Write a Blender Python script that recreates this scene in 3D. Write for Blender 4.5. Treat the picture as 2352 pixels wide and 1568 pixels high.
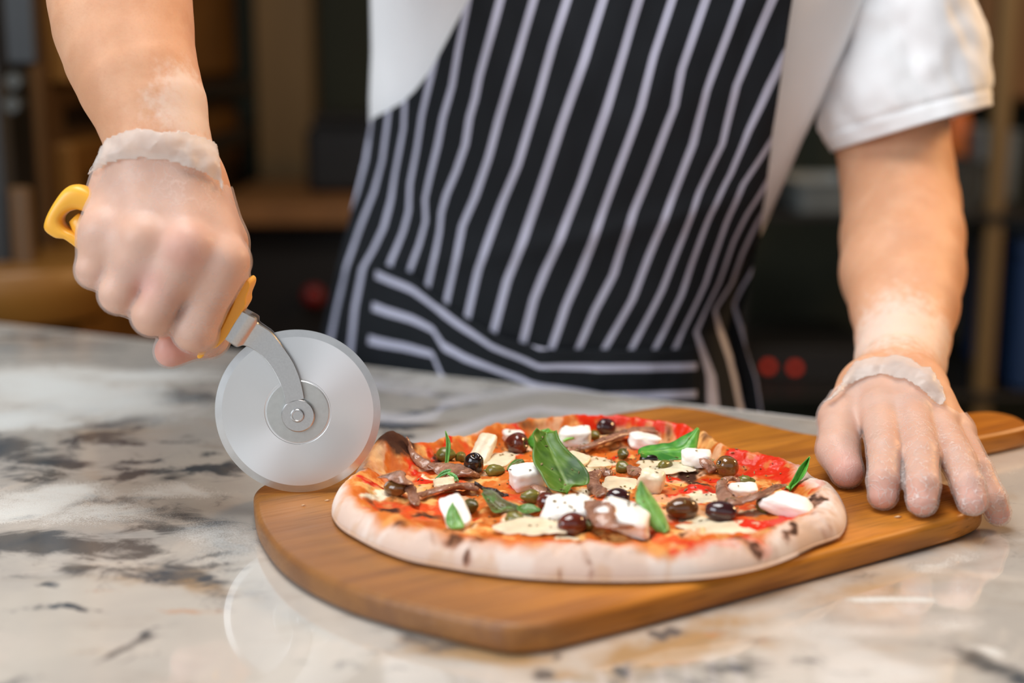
import bpy, math, random
import numpy as np
from mathutils import Vector, Matrix

for o in list(bpy.data.objects): bpy.data.objects.remove(o)
scn = bpy.context.scene
COL = scn.collection
T = 0.90                       # height of the worktop above the floor
CAMH = 0.28004                 # camera above the worktop
PITCH = math.radians(11.5)
F = 50.0/36.0*2352             # focal length in pixels
SP, CP = math.sin(PITCH), math.cos(PITCH)

# ------------------------------------------------------------------ camera
cam = bpy.data.cameras.new('camera'); cam.lens = 50; cam.sensor_width = 36
cam.clip_start = 0.02; cam.clip_end = 50
camo = bpy.data.objects.new('camera', cam); COL.objects.link(camo)
camo.location = (0, 0, T+CAMH); camo.rotation_euler = (math.pi/2-PITCH, 0, 0)
scn.camera = camo
cam.dof.use_dof = True; cam.dof.focus_distance = 0.872; cam.dof.aperture_fstop = 2.7

# ------------------------------------------------------------------ world, lights, exposure
w = bpy.data.worlds.new('daylight'); scn.world = w; w.use_nodes = True
w.node_tree.nodes['Background'].inputs[0].default_value = (0.90, 0.95, 1.0, 1)
w.node_tree.nodes['Background'].inputs[1].default_value = 0.66
scn.view_settings.view_transform = 'Standard'; scn.view_settings.look = 'None'
scn.view_settings.gamma = 1; scn.view_settings.use_curve_mapping = False
scn.view_settings.exposure = -0.14
def area(name, loc, target, size, power, col, sy=None):
    l = bpy.data.lights.new(name, 'AREA'); l.energy = power; l.color = col; l.size = size
    if sy: l.shape = 'RECTANGLE'; l.size_y = sy
    o = bpy.data.objects.new(name, l); COL.objects.link(o); o.location = loc
    o.rotation_euler = (Vector(target)-Vector(loc)).to_track_quat('-Z', 'Y').to_euler()
    return o
area('ceiling_lamp', (-0.25, 0.75, 2.62), (0.05, 0.9, 0.9), 1.1, 34, (1.0, 0.97, 0.94), 0.8)
area('shop_window_light', (-1.9, -0.5, 1.9), (0, 0.9, 1.0), 1.4, 42, (0.84, 0.92, 1.0), 1.3)
area('warm_side_lamp', (1.65, 1.45, 1.85), (0.25, 1.0, 1.05), 0.35, 25, (1.0, 0.60, 0.28))

# ------------------------------------------------------------------ pixel helpers (2352 x 1568 frame)
def ray(px, py):
    x = (px-1176)/F; y = (784-py)/F
    return np.array([x, CP+y*SP, -SP+y*CP])
CAMP = np.array([0, 0, T+CAMH])
def PZ(px, py, z):             # point of the pixel's ray at height z above the worktop
    d = ray(px, py); return CAMP+d*((z-CAMH)/d[2])
def PY(px, py, Y):             # point of the pixel's ray at distance Y into the room
    d = ray(px, py); return CAMP+d*(Y/d[1])
def tY(py, Y): return Y/ray(0, py)[1]
def S(r, g, b):                # sRGB 0-255 to linear
    f = lambda c: c/12.92 if c <= 0.04045 else ((c+0.055)/1.055)**2.4
    return (f(r/255), f(g/255), f(b/255))

# ------------------------------------------------------------------ numpy noise
def _h(ix, iy, iz, s):
    n = (ix.astype(np.int64)*374761393+iy.astype(np.int64)*668265263+iz.astype(np.int64)*2147483647+s*974634) & 0xffffffff
    n = ((n ^ (n >> 13))*1274126177) & 0xffffffff
    n = (n ^ (n >> 16)) & 0xffffff
    return n.astype(np.float64)/0xffffff
def vnoise(p, s=0):
    i = np.floor(p); f = p-i; f = f*f*f*(f*(f*6-15)+10); i = i.astype(np.int64); r = 0
    for dx in (0, 1):
        for dy in (0, 1):
            for dz in (0, 1):
                wgt = (f[..., 0] if dx else 1-f[..., 0])*(f[..., 1] if dy else 1-f[..., 1])*(f[..., 2] if dz else 1-f[..., 2])
                r = r+wgt*_h(i[..., 0]+dx, i[..., 1]+dy, i[..., 2]+dz, s)
    return r*2-1
def fbm(p, scale, octv=4, s=0, gain=.5):
    p = np.asarray(p, float)*scale; r = 0; a = 1; t = 0
    for k in range(octv):
        r = r+a*vnoise(p+k*17.3, s+k); t += a; a *= gain; p = p*2.03
    return 1.8*r/t
def sstep(a, b, x):
    t = np.clip((x-a)/(b-a), 0, 1); return t*t*(3-2*t)
rng = np.random.default_rng(7)

# ------------------------------------------------------------------ object helpers
def tag(o, label=None, cat=None, group=None, kind=None):
    if label: o['label'] = label
    if cat: o['category'] = cat
    if group: o['group'] = group
    if kind: o['kind'] = kind
    return o
def empty(name, loc, label=None, cat=None, group=None):
    o = bpy.data.objects.new(name, None); o.empty_display_size = .02; COL.objects.link(o)
    o.location = tuple(loc); return tag(o, label, cat, group)
def wloc(o):
    v = Vector((0, 0, 0))
    while o: v += o.location; o = o.parent
    return np.array(v)
def mesh(name, V, Fc, mat, parent=None, smooth=True, origin=None, attrs=None, sharp=None):
    """world-space vertices; the object's origin goes to `origin` (default: bottom centre)"""
    V = np.asarray(V, float).reshape(-1, 3)
    if origin is None:
        lo, hi = V.min(0), V.max(0); origin = np.array([(lo[0]+hi[0])/2, (lo[1]+hi[1])/2, lo[2]])
    origin = np.asarray(origin, float)
    me = bpy.data.meshes.new(name)
    Vl = V-origin
    Fc = outward(V, Fc, name)
    if isinstance(Fc, np.ndarray):
        n = len(Fc); k = Fc.shape[1]
        me.vertices.add(len(V)); me.vertices.foreach_set('co', Vl.astype(np.float32).ravel())
        me.loops.add(n*k); me.loops.foreach_set('vertex_index', Fc.astype(np.int32).ravel())
        me.polygons.add(n); me.polygons.foreach_set('loop_start', np.arange(0, n*k, k, dtype=np.int32))
        me.update(calc_edges=True)
    else:
        me.from_pydata([tuple(v) for v in Vl], [], [tuple(int(i) for i in f) for f in Fc])
    me.validate()
    if attrs:
        for an, av in attrs.items():
            av = np.asarray(av, np.float32)
            if av.ndim == 2:
                a = me.attributes.new(an, 'FLOAT_COLOR', 'POINT')
                c = np.ones((len(V), 4), np.float32); c[:, :av.shape[1]] = av; a.data.foreach_set('color', c.ravel())
            else:
                a = me.attributes.new(an, 'FLOAT', 'POINT'); a.data.foreach_set('value', av)
    me.polygons.foreach_set('use_smooth', np.full(len(me.polygons), smooth))
    if sharp: me.set_sharp_from_angle(angle=math.radians(sharp))
    me.materials.append(mat)
    o = bpy.data.objects.new(name, me); COL.objects.link(o)
    if parent is not None:
        o.parent = parent; o.location = tuple(origin-wloc(parent))
    else: o.location = tuple(origin)
    return o
def outward(V, Fc, name):
    if name in ('worktop', 'apron', 'pocket') or len(Fc) == 0: return Fc
    c = V.mean(0)
    if isinstance(Fc, np.ndarray):
        a, b_, d = (V[Fc[:, k]]-c for k in range(3)); vol = np.einsum('ij,ij->', np.cross(a, b_), d)
        if Fc.shape[1] == 4: e = V[Fc[:, 3]]-c; vol += np.einsum('ij,ij->', np.cross(a, d), e)
        return Fc if vol >= 0 else Fc[:, ::-1]
    vol = 0
    for f in Fc:
        p = V[list(f)]-c
        for k in range(1, len(f)-1): vol += np.dot(np.cross(p[0], p[k]), p[k+1])
    return Fc if vol >= 0 else [tuple(f)[::-1] for f in Fc]
class MB:                      # mesh builder: pieces of one part
    def __init__(s): s.V = []; s.Fc = []
    def add(s, V, Fc):
        n = len(s.V); s.V += [tuple(v) for v in V]; s.Fc += [tuple(int(i)+n for i in f) for f in Fc]; return s
    def box(s, c, d, rz=0, bev=0):
        c = np.array(c, float); d = np.array(d, float)/2
        if bev <= 0:
            V = [(x, y, z) for x in (-1, 1) for y in (-1, 1) for z in (-1, 1)]
            V = np.array(V)*d
            Fc = [(0, 1, 3, 2), (4, 6, 7, 5), (0, 4, 5, 1), (2, 3, 7, 6), (0, 2, 6, 4), (1, 5, 7, 3)]
        else:
            V, Fc = rbox(d, bev)
        R = np.array(Matrix.Rotation(rz, 3, 'Z')); s.add((V@R.T)+c, Fc); return s
    def build(s, name, mat, parent=None, smooth=False, sharp=35, **k):
        return mesh(name, s.V, s.Fc, mat, parent, True, sharp=sharp, **k)
def rbox(h, b):
    """box with chamfered edges: 24 vertices"""
    V = []; idx = {}
    for sx in (-1, 1):
        for sy in (-1, 1):
            for sz in (-1, 1):
                for ax in range(3):
                    v = np.array([sx*(h[0]-b), sy*(h[1]-b), sz*(h[2]-b)]); v[ax] += (sx, sy, sz)[ax]*b
                    idx[(sx, sy, sz, ax)] = len(V); V.append(v)
    Fc = []
    for ax in range(3):
        o = [a for a in range(3) if a != ax]
        for sg in (-1, 1):
            q = []
            for (p, r) in ((-1, -1), (1, -1), (1, 1), (-1, 1)):
                k = [0, 0, 0]; k[ax] = sg; k[o[0]] = p; k[o[1]] = r; q.append(idx[(*k, ax)])
            Fc.append(q)
    for ax in range(3):
        o = [a for a in range(3) if a != ax]
        for p in (-1, 1):
            for r in (-1, 1):
                q = []
                for (sg, a2) in ((-1, o[0]), (1, o[0]), (1, o[1]), (-1, o[1])):
                    k = [0, 0, 0]; k[ax] = sg; k[o[0]] = p; k[o[1]] = r; q.append(idx[(*k, a2)])
                Fc.append(q)
    for sx in (-1, 1):
        for sy in (-1, 1):
            for sz in (-1, 1): Fc.append([idx[(sx, sy, sz, a)] for a in range(3)])
    V = np.array(V)
    out = []
    for f in Fc:               # orient outwards
        p = V[list(f)]; n = np.cross(p[1]-p[0], p[2]-p[0])
        out.append(tuple(f) if np.dot(n, p.mean(0)) > 0 else tuple(f[::-1]))
    return V, out
def grid_faces(n, m, wrapm=False, wrapn=False, flip=False):
    i = np.arange(n if wrapn else n-1)[:, None]; j = np.arange(m if wrapm else m-1)[None, :]
    a = i*m+j; b = i*m+(j+1) % m; c = ((i+1) % n)*m+(j+1) % m; d = ((i+1) % n)*m+j
    q = np.stack([a, b, c, d], -1).reshape(-1, 4)
    return q[:, ::-1] if flip else q
def loft(rings, closed=True, caps=True):
    """rings: n x m x 3; returns V, faces(list)"""
    R = np.array(rings); n, m = R.shape[:2]
    V = R.reshape(-1, 3); Fc = [tuple(f) for f in grid_faces(n, m, wrapm=closed)]
    if caps and closed:
        Fc.append(tuple(range(m))[::-1]); Fc.append(tuple(range((n-1)*m, n*m)))
    return V, Fc
def frames(pts):
    pts = np.asarray(pts, float); t = np.gradient(pts, axis=0); t /= np.linalg.norm(t, axis=1)[:, None]
    return t
def smooth_path(pts, n):
    """Catmull-Rom resample of a polyline (any dimension)"""
    P = np.asarray(pts, float); P = np.vstack([2*P[0]-P[1], P, 2*P[-1]-P[-2]]); k = len(P)-3
    out = []
    for s in np.linspace(0, k-1e-6, n):
        i = int(s); f = s-i; a, b, c, d = P[i:i+4]
        out.append(.5*((2*b)+(-a+c)*f+(2*a-5*b+4*c-d)*f*f+(-a+3*b-3*c+d)*f**3))
    return np.array(out)
def tube(pts, rad, m=10, flat=1.0, up=(0, 0, 1)):
    pts = np.asarray(pts, float); n = len(pts); rad = np.broadcast_to(rad, (n,)); t = frames(pts); up = np.array(up, float)
    rings = []
    for i in range(n):
        s = np.cross(t[i], up); s /= np.linalg.norm(s)+1e-12; u = np.cross(s, t[i])
        a = np.linspace(0, 2*np.pi, m, endpoint=False)
        rings.append(pts[i]+rad[i]*(np.cos(a)[:, None]*s+flat*np.sin(a)[:, None]*u))
    return loft(rings)
def prism(poly, dvec):
    """extrude a 3-D polygon by dvec"""
    P = np.asarray(poly, float); n = len(P); V = np.vstack([P, P+np.asarray(dvec)])
    return V, [tuple(range(n))[::-1], tuple(range(n, 2*n))]+[(i, (i+1) % n, n+(i+1) % n, n+i) for i in range(n)]
def bevel(o, w, seg=2, ang=30):
    m = o.modifiers.new('bevel', 'BEVEL'); m.width = w; m.segments = seg; m.limit_method = 'ANGLE'; m.angle_limit = math.radians(ang)
    m.harden_normals = False
    return o

# ------------------------------------------------------------------ materials
def M(name, col, rough=.5, metal=0, spec=.5, sss=0, sssr=(1, .4, .25), coat=0, trans=0, noise=None, bump=None, attr=None, alpha=None, emit=None, aniso=0):
    m = bpy.data.materials.new(name); m.use_nodes = True; nt = m.node_tree; b = nt.nodes['Principled BSDF']
    b.inputs['Base Color'].default_value = (*col, 1); b.inputs['Roughness'].default_value = rough
    b.inputs['Metallic'].default_value = metal; b.inputs['Specular IOR Level'].default_value = spec
    b.inputs['Coat Weight'].default_value = coat; b.inputs['Coat Roughness'].default_value = .08
    b.inputs['Transmission Weight'].default_value = trans
    if aniso: b.inputs['Anisotropic'].default_value = aniso
    if sss:
        b.inputs['Subsurface Weight'].default_value = sss; b.inputs['Subsurface Radius'].default_value = sssr; b.inputs['Subsurface Scale'].default_value = .004
    N, L = nt.nodes.new, nt.links.new
    tc = N('ShaderNodeTexCoord'); src = None
    if attr:
        a = N('ShaderNodeAttribute'); a.attribute_name = attr; src = a.outputs['Color']
    if noise:                                   # (scale, amount, stretch) brightness variation
        sc, am, st = noise
        mp = N('ShaderNodeMapping'); mp.inputs['Scale'].default_value = st; L(tc.outputs['Object'], mp.inputs[0])
        nz = N('ShaderNodeTexNoise'); nz.inputs['Scale'].default_value = sc; nz.inputs['Detail'].default_value = 5; L(mp.outputs[0], nz.inputs[0])
        mr = N('ShaderNodeMapRange'); mr.inputs[1].default_value = .3; mr.inputs[2].default_value = .7
        mr.inputs[3].default_value = 1-am; mr.inputs[4].default_value = 1+am; L(nz.outputs[0], mr.inputs[0])
        vm = N('ShaderNodeMix'); vm.data_type = 'RGBA'; vm.blend_type = 'MULTIPLY'; vm.inputs[0].default_value = 1
        if src: L(src, vm.inputs[6])
        else: vm.inputs[6].default_value = (*col, 1)
        cb = N('ShaderNodeCombineColor')
        for k in range(3): L(mr.outputs[0], cb.inputs[k])
        L(cb.outputs[0], vm.inputs[7]); src = vm.outputs[2]
    if src: L(src, b.inputs['Base Color'])
    if bump:                                    # (scale, strength, distance)
        nz = N('ShaderNodeTexNoise'); nz.inputs['Scale'].default_value = bump[0]; nz.inputs['Detail'].default_value = 4; L(tc.outputs['Object'], nz.inputs[0])
        bp = N('ShaderNodeBump'); bp.inputs['Strength'].default_value = bump[1]; bp.inputs['Distance'].default_value = bump[2]
        L(nz.outputs[0], bp.inputs['Height']); L(bp.outputs[0], b.inputs['Normal'])
    if emit:
        b.inputs['Emission Color'].default_value = (*emit[0], 1); b.inputs['Emission Strength'].default_value = emit[1]
    return m
def node_mat(name):
    m = bpy.data.materials.new(name); m.use_nodes = True
    return m, m.node_tree.nodes.new, m.node_tree.links.new, m.node_tree.nodes['Principled BSDF']

MAT = {}
MAT['dark_wall'] = M('dark_wall_paint', S(34, 38, 24), .8, noise=(3, .15, (1, 1, 1)))
MAT['brown_wall'] = M('brown_wall_paint', S(120, 84, 44), .8, noise=(2, .15, (1, 1, 1)))
MAT['floor'] = M('floor_tile_brown', S(66, 50, 36), .6, noise=(6, .2, (1, 1, 1)))
MAT['ceiling'] = M('ceiling_grey', S(120, 116, 110), .9, noise=(4, .05, (1, 1, 1)))

# ================================================================== the room
YB = 3.3
def struct(name, c, d, mat):
    o = MB().box(c, d).build(name, mat); o['kind'] = 'structure'; return o
struct('floor', (0, .9, -.05), (6.2, 5.2, .1), MAT['floor'])
struct('ceiling', (0, .9, 2.85), (6.2, 5.2, .1), MAT['ceiling'])
struct('wall_back', (0, YB+.05, 1.4), (6.0, .1, 2.8), MAT['dark_wall'])
struct('wall_left', (-3.05, .9, 1.4), (.1, 5.0, 2.8), MAT['brown_wall'])
struct('wall_right', (3.05, .9, 1.4), (.1, 5.0, 2.8), MAT['brown_wall'])

# ================================================================== marble worktop
far_dir = np.array([.8903, -.4554, 0.]); nrm = np.array([-.4554, -.8903, 0.])    # along far edge, towards the camera
E0 = np.array([.245, 1.070, 0.])
def edge_pt(s, d, z=0): return E0+far_dir*s+nrm*d+np.array([0, 0, T+z])
S0, S1, DEP, THK = -1.15, .85, .88, .032

def vein_masks(X, Y):
    """colour patches of this slab, in table coordinates: returns grey, tan, flour, rust"""
    P3 = np.stack([X, Y, np.zeros_like(X)], -1)
    wx = fbm(P3, 12, 5, 3, .6)*.022; wy = fbm(P3, 12, 5, 9, .6)*.018
    Xw, Yw = X+wx, Y+wy
    def blob(px, py, rx, ry, ang=0, a=1.):
        ca, sa = math.cos(math.radians(ang)), math.sin(math.radians(ang)); c = PZ(px, py, 0)
        e = PZ(px+rx*ca, py-rx*sa, 0)-c; f = PZ(px-ry*sa, py-ry*ca, 0)-c; det = e[0]*f[1]-e[1]*f[0]
        dx, dy = Xw-c[0], Yw-c[1]; u = (dx*f[1]-dy*f[0])/det; v = (-dx*e[1]+dy*e[0])/det
        return a*np.exp(-(u*u+v*v)**.85)
    g = 0
    for b in [(40, 1030, 90, 28, -4, 1.), (230, 1010, 80, 16, 4, .8), (120, 1070, 90, 16, 0, .95), (20, 1085, 60, 8, 0, .7), (260, 975, 130, 18, 8, .55), (430, 915, 80, 20, 6, .8), (380, 1105, 90, 12, 14, 1.), (490, 1075, 70, 9, 14, 1.), (350, 1068, 60, 10, 4, .75),
              (460, 1048, 30, 6, 0, .7), (280, 1110, 40, 7, 4, .7), (60, 1105, 70, 6, -4, .7), (250, 1160, 70, 7, -4, .6), (340, 1172, 50, 6, -10, .5), (470, 1195, 110, 18, -4, .75), (400, 1215, 90, 10, -4, .5), (120, 1240, 220, 24, -4, .95), (330, 1265, 110, 20, -4, .6), (430, 1320, 110, 26, -14, .75), (260, 1300, 90, 14, -8, .6), (530, 1250, 70, 24, 0, .4),
              (55, 1300, 17, 8, 0, .8), (115, 1412, 80, 7, -9, 1.), (295, 1500, 90, 8, 30, .8), (330, 1470, 60, 5, 30, .8), (120, 1520, 60, 7, 8, .5), (20, 1555, 50, 12, 0, .5), (130, 1465, 60, 5, 10, .4), (0, 1400, 30, 12, 0, .5), (360, 1515, 40, 6, 20, .5),
              (1500, 1405, 140, 14, 10, .7), (1600, 1378, 60, 10, 8, .6), (1400, 1430, 80, 14, 12, .6), (1240, 1523, 16, 6, 0, 1.), (1190, 1562, 36, 14, 0, 1.3), (1425, 1545, 34, 9, 30, 1.2), (1490, 1470, 17, 6, 0, 1.2), (1305, 1478, 26, 7, 0, 1.2), (980, 1470, 70, 14, -10, .5), (1060, 1500, 90, 16, -10, .55), (1720, 1540, 110, 18, 0, .8), (1640, 1560, 90, 12, 0, .5),  # first three: grey streaks along the board's front right edge
              (2260, 1495, 80, 18, -16, .85), (2330, 1520, 60, 12, 0, .7), (1930, 1330, 110, 12, 12, .35), (2080, 1290, 90, 12, 10, .3), (1850, 1560, 80, 10, 0, .4), (690, 1500, 20, 9, 0, .5), (830, 1520, 60, 12, -10, .35),
              (950, 975, 90, 12, 0, .9), (880, 1005, 40, 9, 0, .8), (1040, 935, 70, 9, 6, .6), (1000, 905, 60, 6, 0, .5), (1120, 900, 50, 5, 4, .5), (880, 905, 60, 6, 0, .4), (150, 800, 160, 7, 0, .5), (60, 775, 100, 5, 0, .55), (330, 840, 120, 8, 0, .35), (520, 850, 60, 10, 0, .35), (250, 870, 120, 8, 0, .3)]:
        g = np.maximum(g, blob(*b))
    rs = random.Random(11)
    for k in range(46):
        px = rs.uniform(-20, 560); py = rs.uniform(930, 1345)
        g = np.maximum(g, blob(px, py, rs.uniform(25, 95), rs.uniform(2.5, 8), rs.uniform(-6, 16), rs.uniform(.35, .75)))
    for k in range(22):
        px = rs.uniform(1300, 2352); py = rs.uniform(1380, 1568)
        g = np.maximum(g, blob(px, py, rs.uniform(25, 90), rs.uniform(3, 8), rs.uniform(-4, 14), rs.uniform(.15, .4)))
    tn = 0
    for b in [(1080, 1500, 150, 30, -8, 1.), (1520, 1500, 160, 40, 10, .9), (1350, 1440, 120, 16, 10, .4), (1600, 1450, 120, 26, 10, .6), (1950, 1350, 200, 40, 10, .5), (2200, 1230, 160, 40, 0, .55), (2300, 1130, 90, 40, 0, .5), (430, 1340, 130, 34, -10, .7), (260, 1000, 140, 22, 6, .5), (960, 975, 120, 16, 0, .6), (420, 1410, 50, 12, -10, .35), (1700, 1480, 120, 26, 0, .4), (120, 1520, 120, 20, 0, .25), (300, 1320, 80, 30, 0, .3), (1250, 1565, 120, 14, 0, .5), (2000, 1480, 160, 16, 0, .25), (80, 785, 200, 9, 0, .5), (700, 870, 160, 10, 0, .3)]:
        tn = np.maximum(tn, blob(*b))
    fl = 0
    for b in [(150, 900, 330, 55, -6, 1.), (60, 960, 160, 30, 0, .9), (80, 1150, 220, 34, 4, .95), (250, 1190, 220, 30, 0, .7), (420, 1140, 150, 26, 8, .6), (520, 1230, 130, 60, 0, .55), (450, 1010, 180, 30, 6, .35), (300, 860, 300, 30, 0, .7), (2150, 1280, 130, 24, 12, .55), (2200, 1420, 180, 30, 0, .5), (1850, 1440, 200, 30, 6, .45), (2310, 1480, 60, 12, -10, .8), (1720, 960, 160, 12, 0, .3), (2300, 1080, 70, 40, 0, .35), (600, 900, 160, 20, 0, .35), (700, 960, 220, 26, 0, .3), (1020, 880, 330, 40, -6, .5), (1500, 935, 330, 24, -6, .45)]:
        fl = np.maximum(fl, blob(*b))
    c = PZ(2048, 1378, 0); e = PZ(2155, 1378, 0)
    fl = np.maximum(fl, 1.1*np.exp(-(((X-c[0])/(e[0]-c[0]))**8+((Y-c[1]+fbm(P3, 30, 2)*.001)/.0032)**2)))   # scraped line of flour
    ru = 0
    for b in [(425, 1405, 60, 9, -10, .7), (270, 1350, 70, 8, 0, .4), (1590, 1480, 60, 10, 10, .8), (1480, 1440, 60, 8, 12, .6), (2230, 1170, 90, 7, 4, .6), (2270, 1300, 90, 7, 0, .3), (90, 1490, 60, 8, 0, .3), (1130, 1515, 40, 6, 0, .6), (200, 1370, 120, 10, 0, .3)]:
        ru = np.maximum(ru, blob(*b))
    return g, tn, fl, ru
nu, nv = 560, 300
us = np.linspace(S0, S1, nu); vs = np.linspace(0, DEP, nv)
U_, V_ = np.meshgrid(us, vs, indexing='ij')
XY = E0+far_dir*U_[..., None]+nrm*V_[..., None]
g_, t_, f_, r_ = vein_masks(XY[..., 0], XY[..., 1])
top = XY+np.array([0, 0, T])
# rounded arris around the slab: rings of the rectangle
Vt = top.reshape(-1, 3); Ft = grid_faces(nu, nv, flip=False)
border = [i*nv for i in range(nu)]+[(nu-1)*nv+j for j in range(1, nv)]+[i*nv+nv-1 for i in range(nu-2, -1, -1)]+[j for j in range(nv-2, 0, -1)]
cen = Vt[border].mean(0); rings = []
nb = len(border)
def out_dir(k):
    i, j = divmod(border[k], nv); d = np.zeros(3)
    if i == 0: d -= far_dir
    if i == nu-1: d += far_dir
    if j == 0: d -= nrm
    if j == nv-1: d += nrm
    return d
OD = np.array([out_dir(k) for k in range(nb)])
base = Vt[border]; extra = []
for (o_, z_) in ((.0022, -.0006), (.0038, -.0022), (.0044, -.0044), (.0044, -THK+.003), (.0025, -THK)):
    extra.append(base+OD*o_+np.array([0, 0, z_]))
extra = np.array(extra)
n0 = len(Vt); Vall = np.vstack([Vt, extra.reshape(-1, 3)])
ids = [np.array(border)]+[n0+k*nb+np.arange(nb) for k in range(5)]
Fe = []
for a, b in zip(ids[:-1], ids[1:]):
    Fe.append(np.stack([a, b, np.roll(b, -1), np.roll(a, -1)], -1))
Fall = np.vstack([Ft]+[q for q in Fe])
pad = lambda m: np.concatenate([m.ravel(), np.tile(m.ravel()[border], 5)])
masks = np.stack([pad(g_), pad(t_), pad(f_)], -1)

mm, N, L, b = node_mat('marble')
at = N('ShaderNodeAttribute'); at.attribute_name = 'patch'; sp = N('ShaderNodeSeparateColor'); L(at.outputs['Color'], sp.inputs[0])
ar = N('ShaderNodeAttribute'); ar.attribute_name = 'rust'
tc = N('ShaderNodeTexCoord')
def nz(scale, detail=6, dist=0, rough=.6):
    n = N('ShaderNodeTexNoise'); n.inputs['Scale'].default_value = scale; n.inputs['Detail'].default_value = detail
    n.inputs['Distortion'].default_value = dist; n.inputs['Roughness'].default_value = rough; L(tc.outputs['Object'], n.inputs[0]); return n.outputs[0]
def math_(op, a, c, clamp=False):
    n = N('ShaderNodeMath'); n.operation = op; n.use_clamp = clamp
    for k, v in ((0, a), (1, c)):
        if isinstance(v, (int, float)): n.inputs[k].default_value = v
        else: L(v, n.inputs[k])
    return n.outputs[0]
def mrange(v, a, c, x=0, y=1):
    n = N('ShaderNodeMapRange'); n.interpolation_type = 'SMOOTHSTEP'; L(v, n.inputs[0])
    for k, q in ((1, a), (2, c), (3, x), (4, y)): n.inputs[k].default_value = q
    return n.outputs[0]
def mixc(f, a, c):
    n = N('ShaderNodeMix'); n.data_type = 'RGBA'
    if isinstance(f, (int, float)): n.inputs[0].default_value = f
    else: L(f, n.inputs[0])
    for k, v in ((6, a), (7, c)):
        if isinstance(v, tuple): n.inputs[k].default_value = (*v, 1)
        else: L(v, n.inputs[k])
    return n.outputs[2]
def nzs(scale, st, rz, detail=7, dist=0, rough=.65):
    mp_ = N('ShaderNodeMapping'); mp_.inputs['Rotation'].default_value = (0, 0, rz); mp_.inputs['Scale'].default_value = st; L(tc.outputs['Object'], mp_.inputs[0])
    n = N('ShaderNodeTexNoise'); n.inputs['Scale'].default_value = scale; n.inputs['Detail'].default_value = detail; n.inputs['Distortion'].default_value = dist; n.inputs['Roughness'].default_value = rough
    L(mp_.outputs[0], n.inputs[0]); return n.outputs[0]
fine = nzs(22, (1, 1.5, 1), -.15, 9, 1.0, .72); mid = nz(11, 6, 1.2); big = nz(5, 4, .8); grain = nz(900, 3); smear = nzs(7, (1, 2.4, 1), -.2, 7, 1.5, .6)
cream = mixc(mrange(big, .35, .65), S(205, 200, 191), S(189, 185, 179))
cream = mixc(mrange(mid, .5, .7), cream, S(211, 204, 195))
cream = mixc(mrange(smear, .53, .72, 0, .55), cream, S(168, 158, 146))
tanf = mrange(math_('ADD', sp.outputs[1], math_('MULTIPLY', math_('SUBTRACT', mid, .5), 1.4)), .15, .8)
colr = mixc(tanf, cream, S(176, 146, 108))
rusf = mrange(math_('ADD', ar.outputs['Fac'], math_('MULTIPLY', math_('SUBTRACT', fine, .5), 1.6)), .25, .8)
colr = mixc(math_('MULTIPLY', rusf, .75), colr, S(196, 138, 90))
greyf = mrange(math_('ADD', sp.outputs[0], math_('MULTIPLY', math_('SUBTRACT', fine, .5), 2.2)), .12, .72)
gcol = mixc(mrange(mid, .38, .62), S(72, 82, 92), S(110, 107, 104))
colr = mixc(greyf, colr, gcol)
flf = mrange(math_('MULTIPLY', sp.outputs[2], math_('ADD', math_('MULTIPLY', math_('SUBTRACT', math_('ADD', math_('MULTIPLY', grain, .45), math_('MULTIPLY', fine, .55)), .5), 3.5), 1.0)), .14, .95)
colr = mixc(math_('MULTIPLY', flf, .80), colr, S(220, 225, 224))
L(colr, b.inputs['Base Color'])
L(mrange(flf, 0., .55, .07, .55), b.inputs['Roughness'])
b.inputs['Specular IOR Level'].default_value = 1.0; b.inputs['Coat Weight'].default_value = .7; L(mrange(flf, 0., .55, .03, .6), b.inputs['Coat Roughness'])
bp = N('ShaderNodeBump'); bp.inputs['Strength'].default_value = .5; bp.inputs['Distance'].default_value = .0006
L(math_('MULTIPLY', flf, grain), bp.inputs['Height']); L(bp.outputs[0], b.inputs['Normal'])
MAT['marble'] = mm
MAT['counter'] = M('counter_dark_wood', S(60, 44, 32), .5, noise=(8, .2, (1, 1, .1)))

tb = empty('marble_table', edge_pt((S0+S1)/2, DEP/2, -T), 'polished cream marble worktop with grey veins and flour dust under the board', 'table')
mesh('worktop', Vall, Fall, MAT['marble'], tb, attrs={'patch': masks, 'rust': pad(r_)})
cb = MB(); ce = edge_pt((S0+S1)/2, DEP/2)
cb.box((ce[0], ce[1], (T-THK)/2+.0), (S1-S0-.12, DEP-.14, T-THK-.0005), rz=math.atan2(far_dir[1], far_dir[0]), bev=.004)
cb.build('counter_base', MAT['counter'], tb)

# ================================================================== wooden paddle board
BT = .016
u_ = np.array([.842, .5395, 0]); v_ = np.array([-.5395, .842, 0])
out = [(356, 522.5), (420, 522), (506, 523), (607, 524), (652, 526), (678, 535), (688, 556), (692, 610), (705, 631), (730, 637), (835, 634), (855, 640), (866, 660), (862, 678), (846, 686), (822, 685), (735, 688), (712, 695), (700, 712), (690, 770), (684, 800), (672, 818), (650, 826),
       (500, 824), (365, 814), (336, 806), (320, 793), (310, 770), (299, 736), (291, 694), (290, 657), (296, 619), (306, 590), (318, 565), (329, 545), (339, 530)]
poly = np.array([u_*a/1000+v_*c/1000 for a, c in out]); 
poly = np.vstack([poly, poly[:1]])
bo = smooth_path(poly, 220)[:-1]; bo[:, 2] = 0
bc = bo.mean(0)
dirs = bo-np.roll(bo, 1, 0)+np.roll(bo, -1, 0)-bo; nn = np.stack([dirs[:, 1], -dirs[:, 0], 0*dirs[:, 0]], -1); nn /= np.linalg.norm(nn, axis=1)[:, None]
rb = .0042; rings = []
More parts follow.
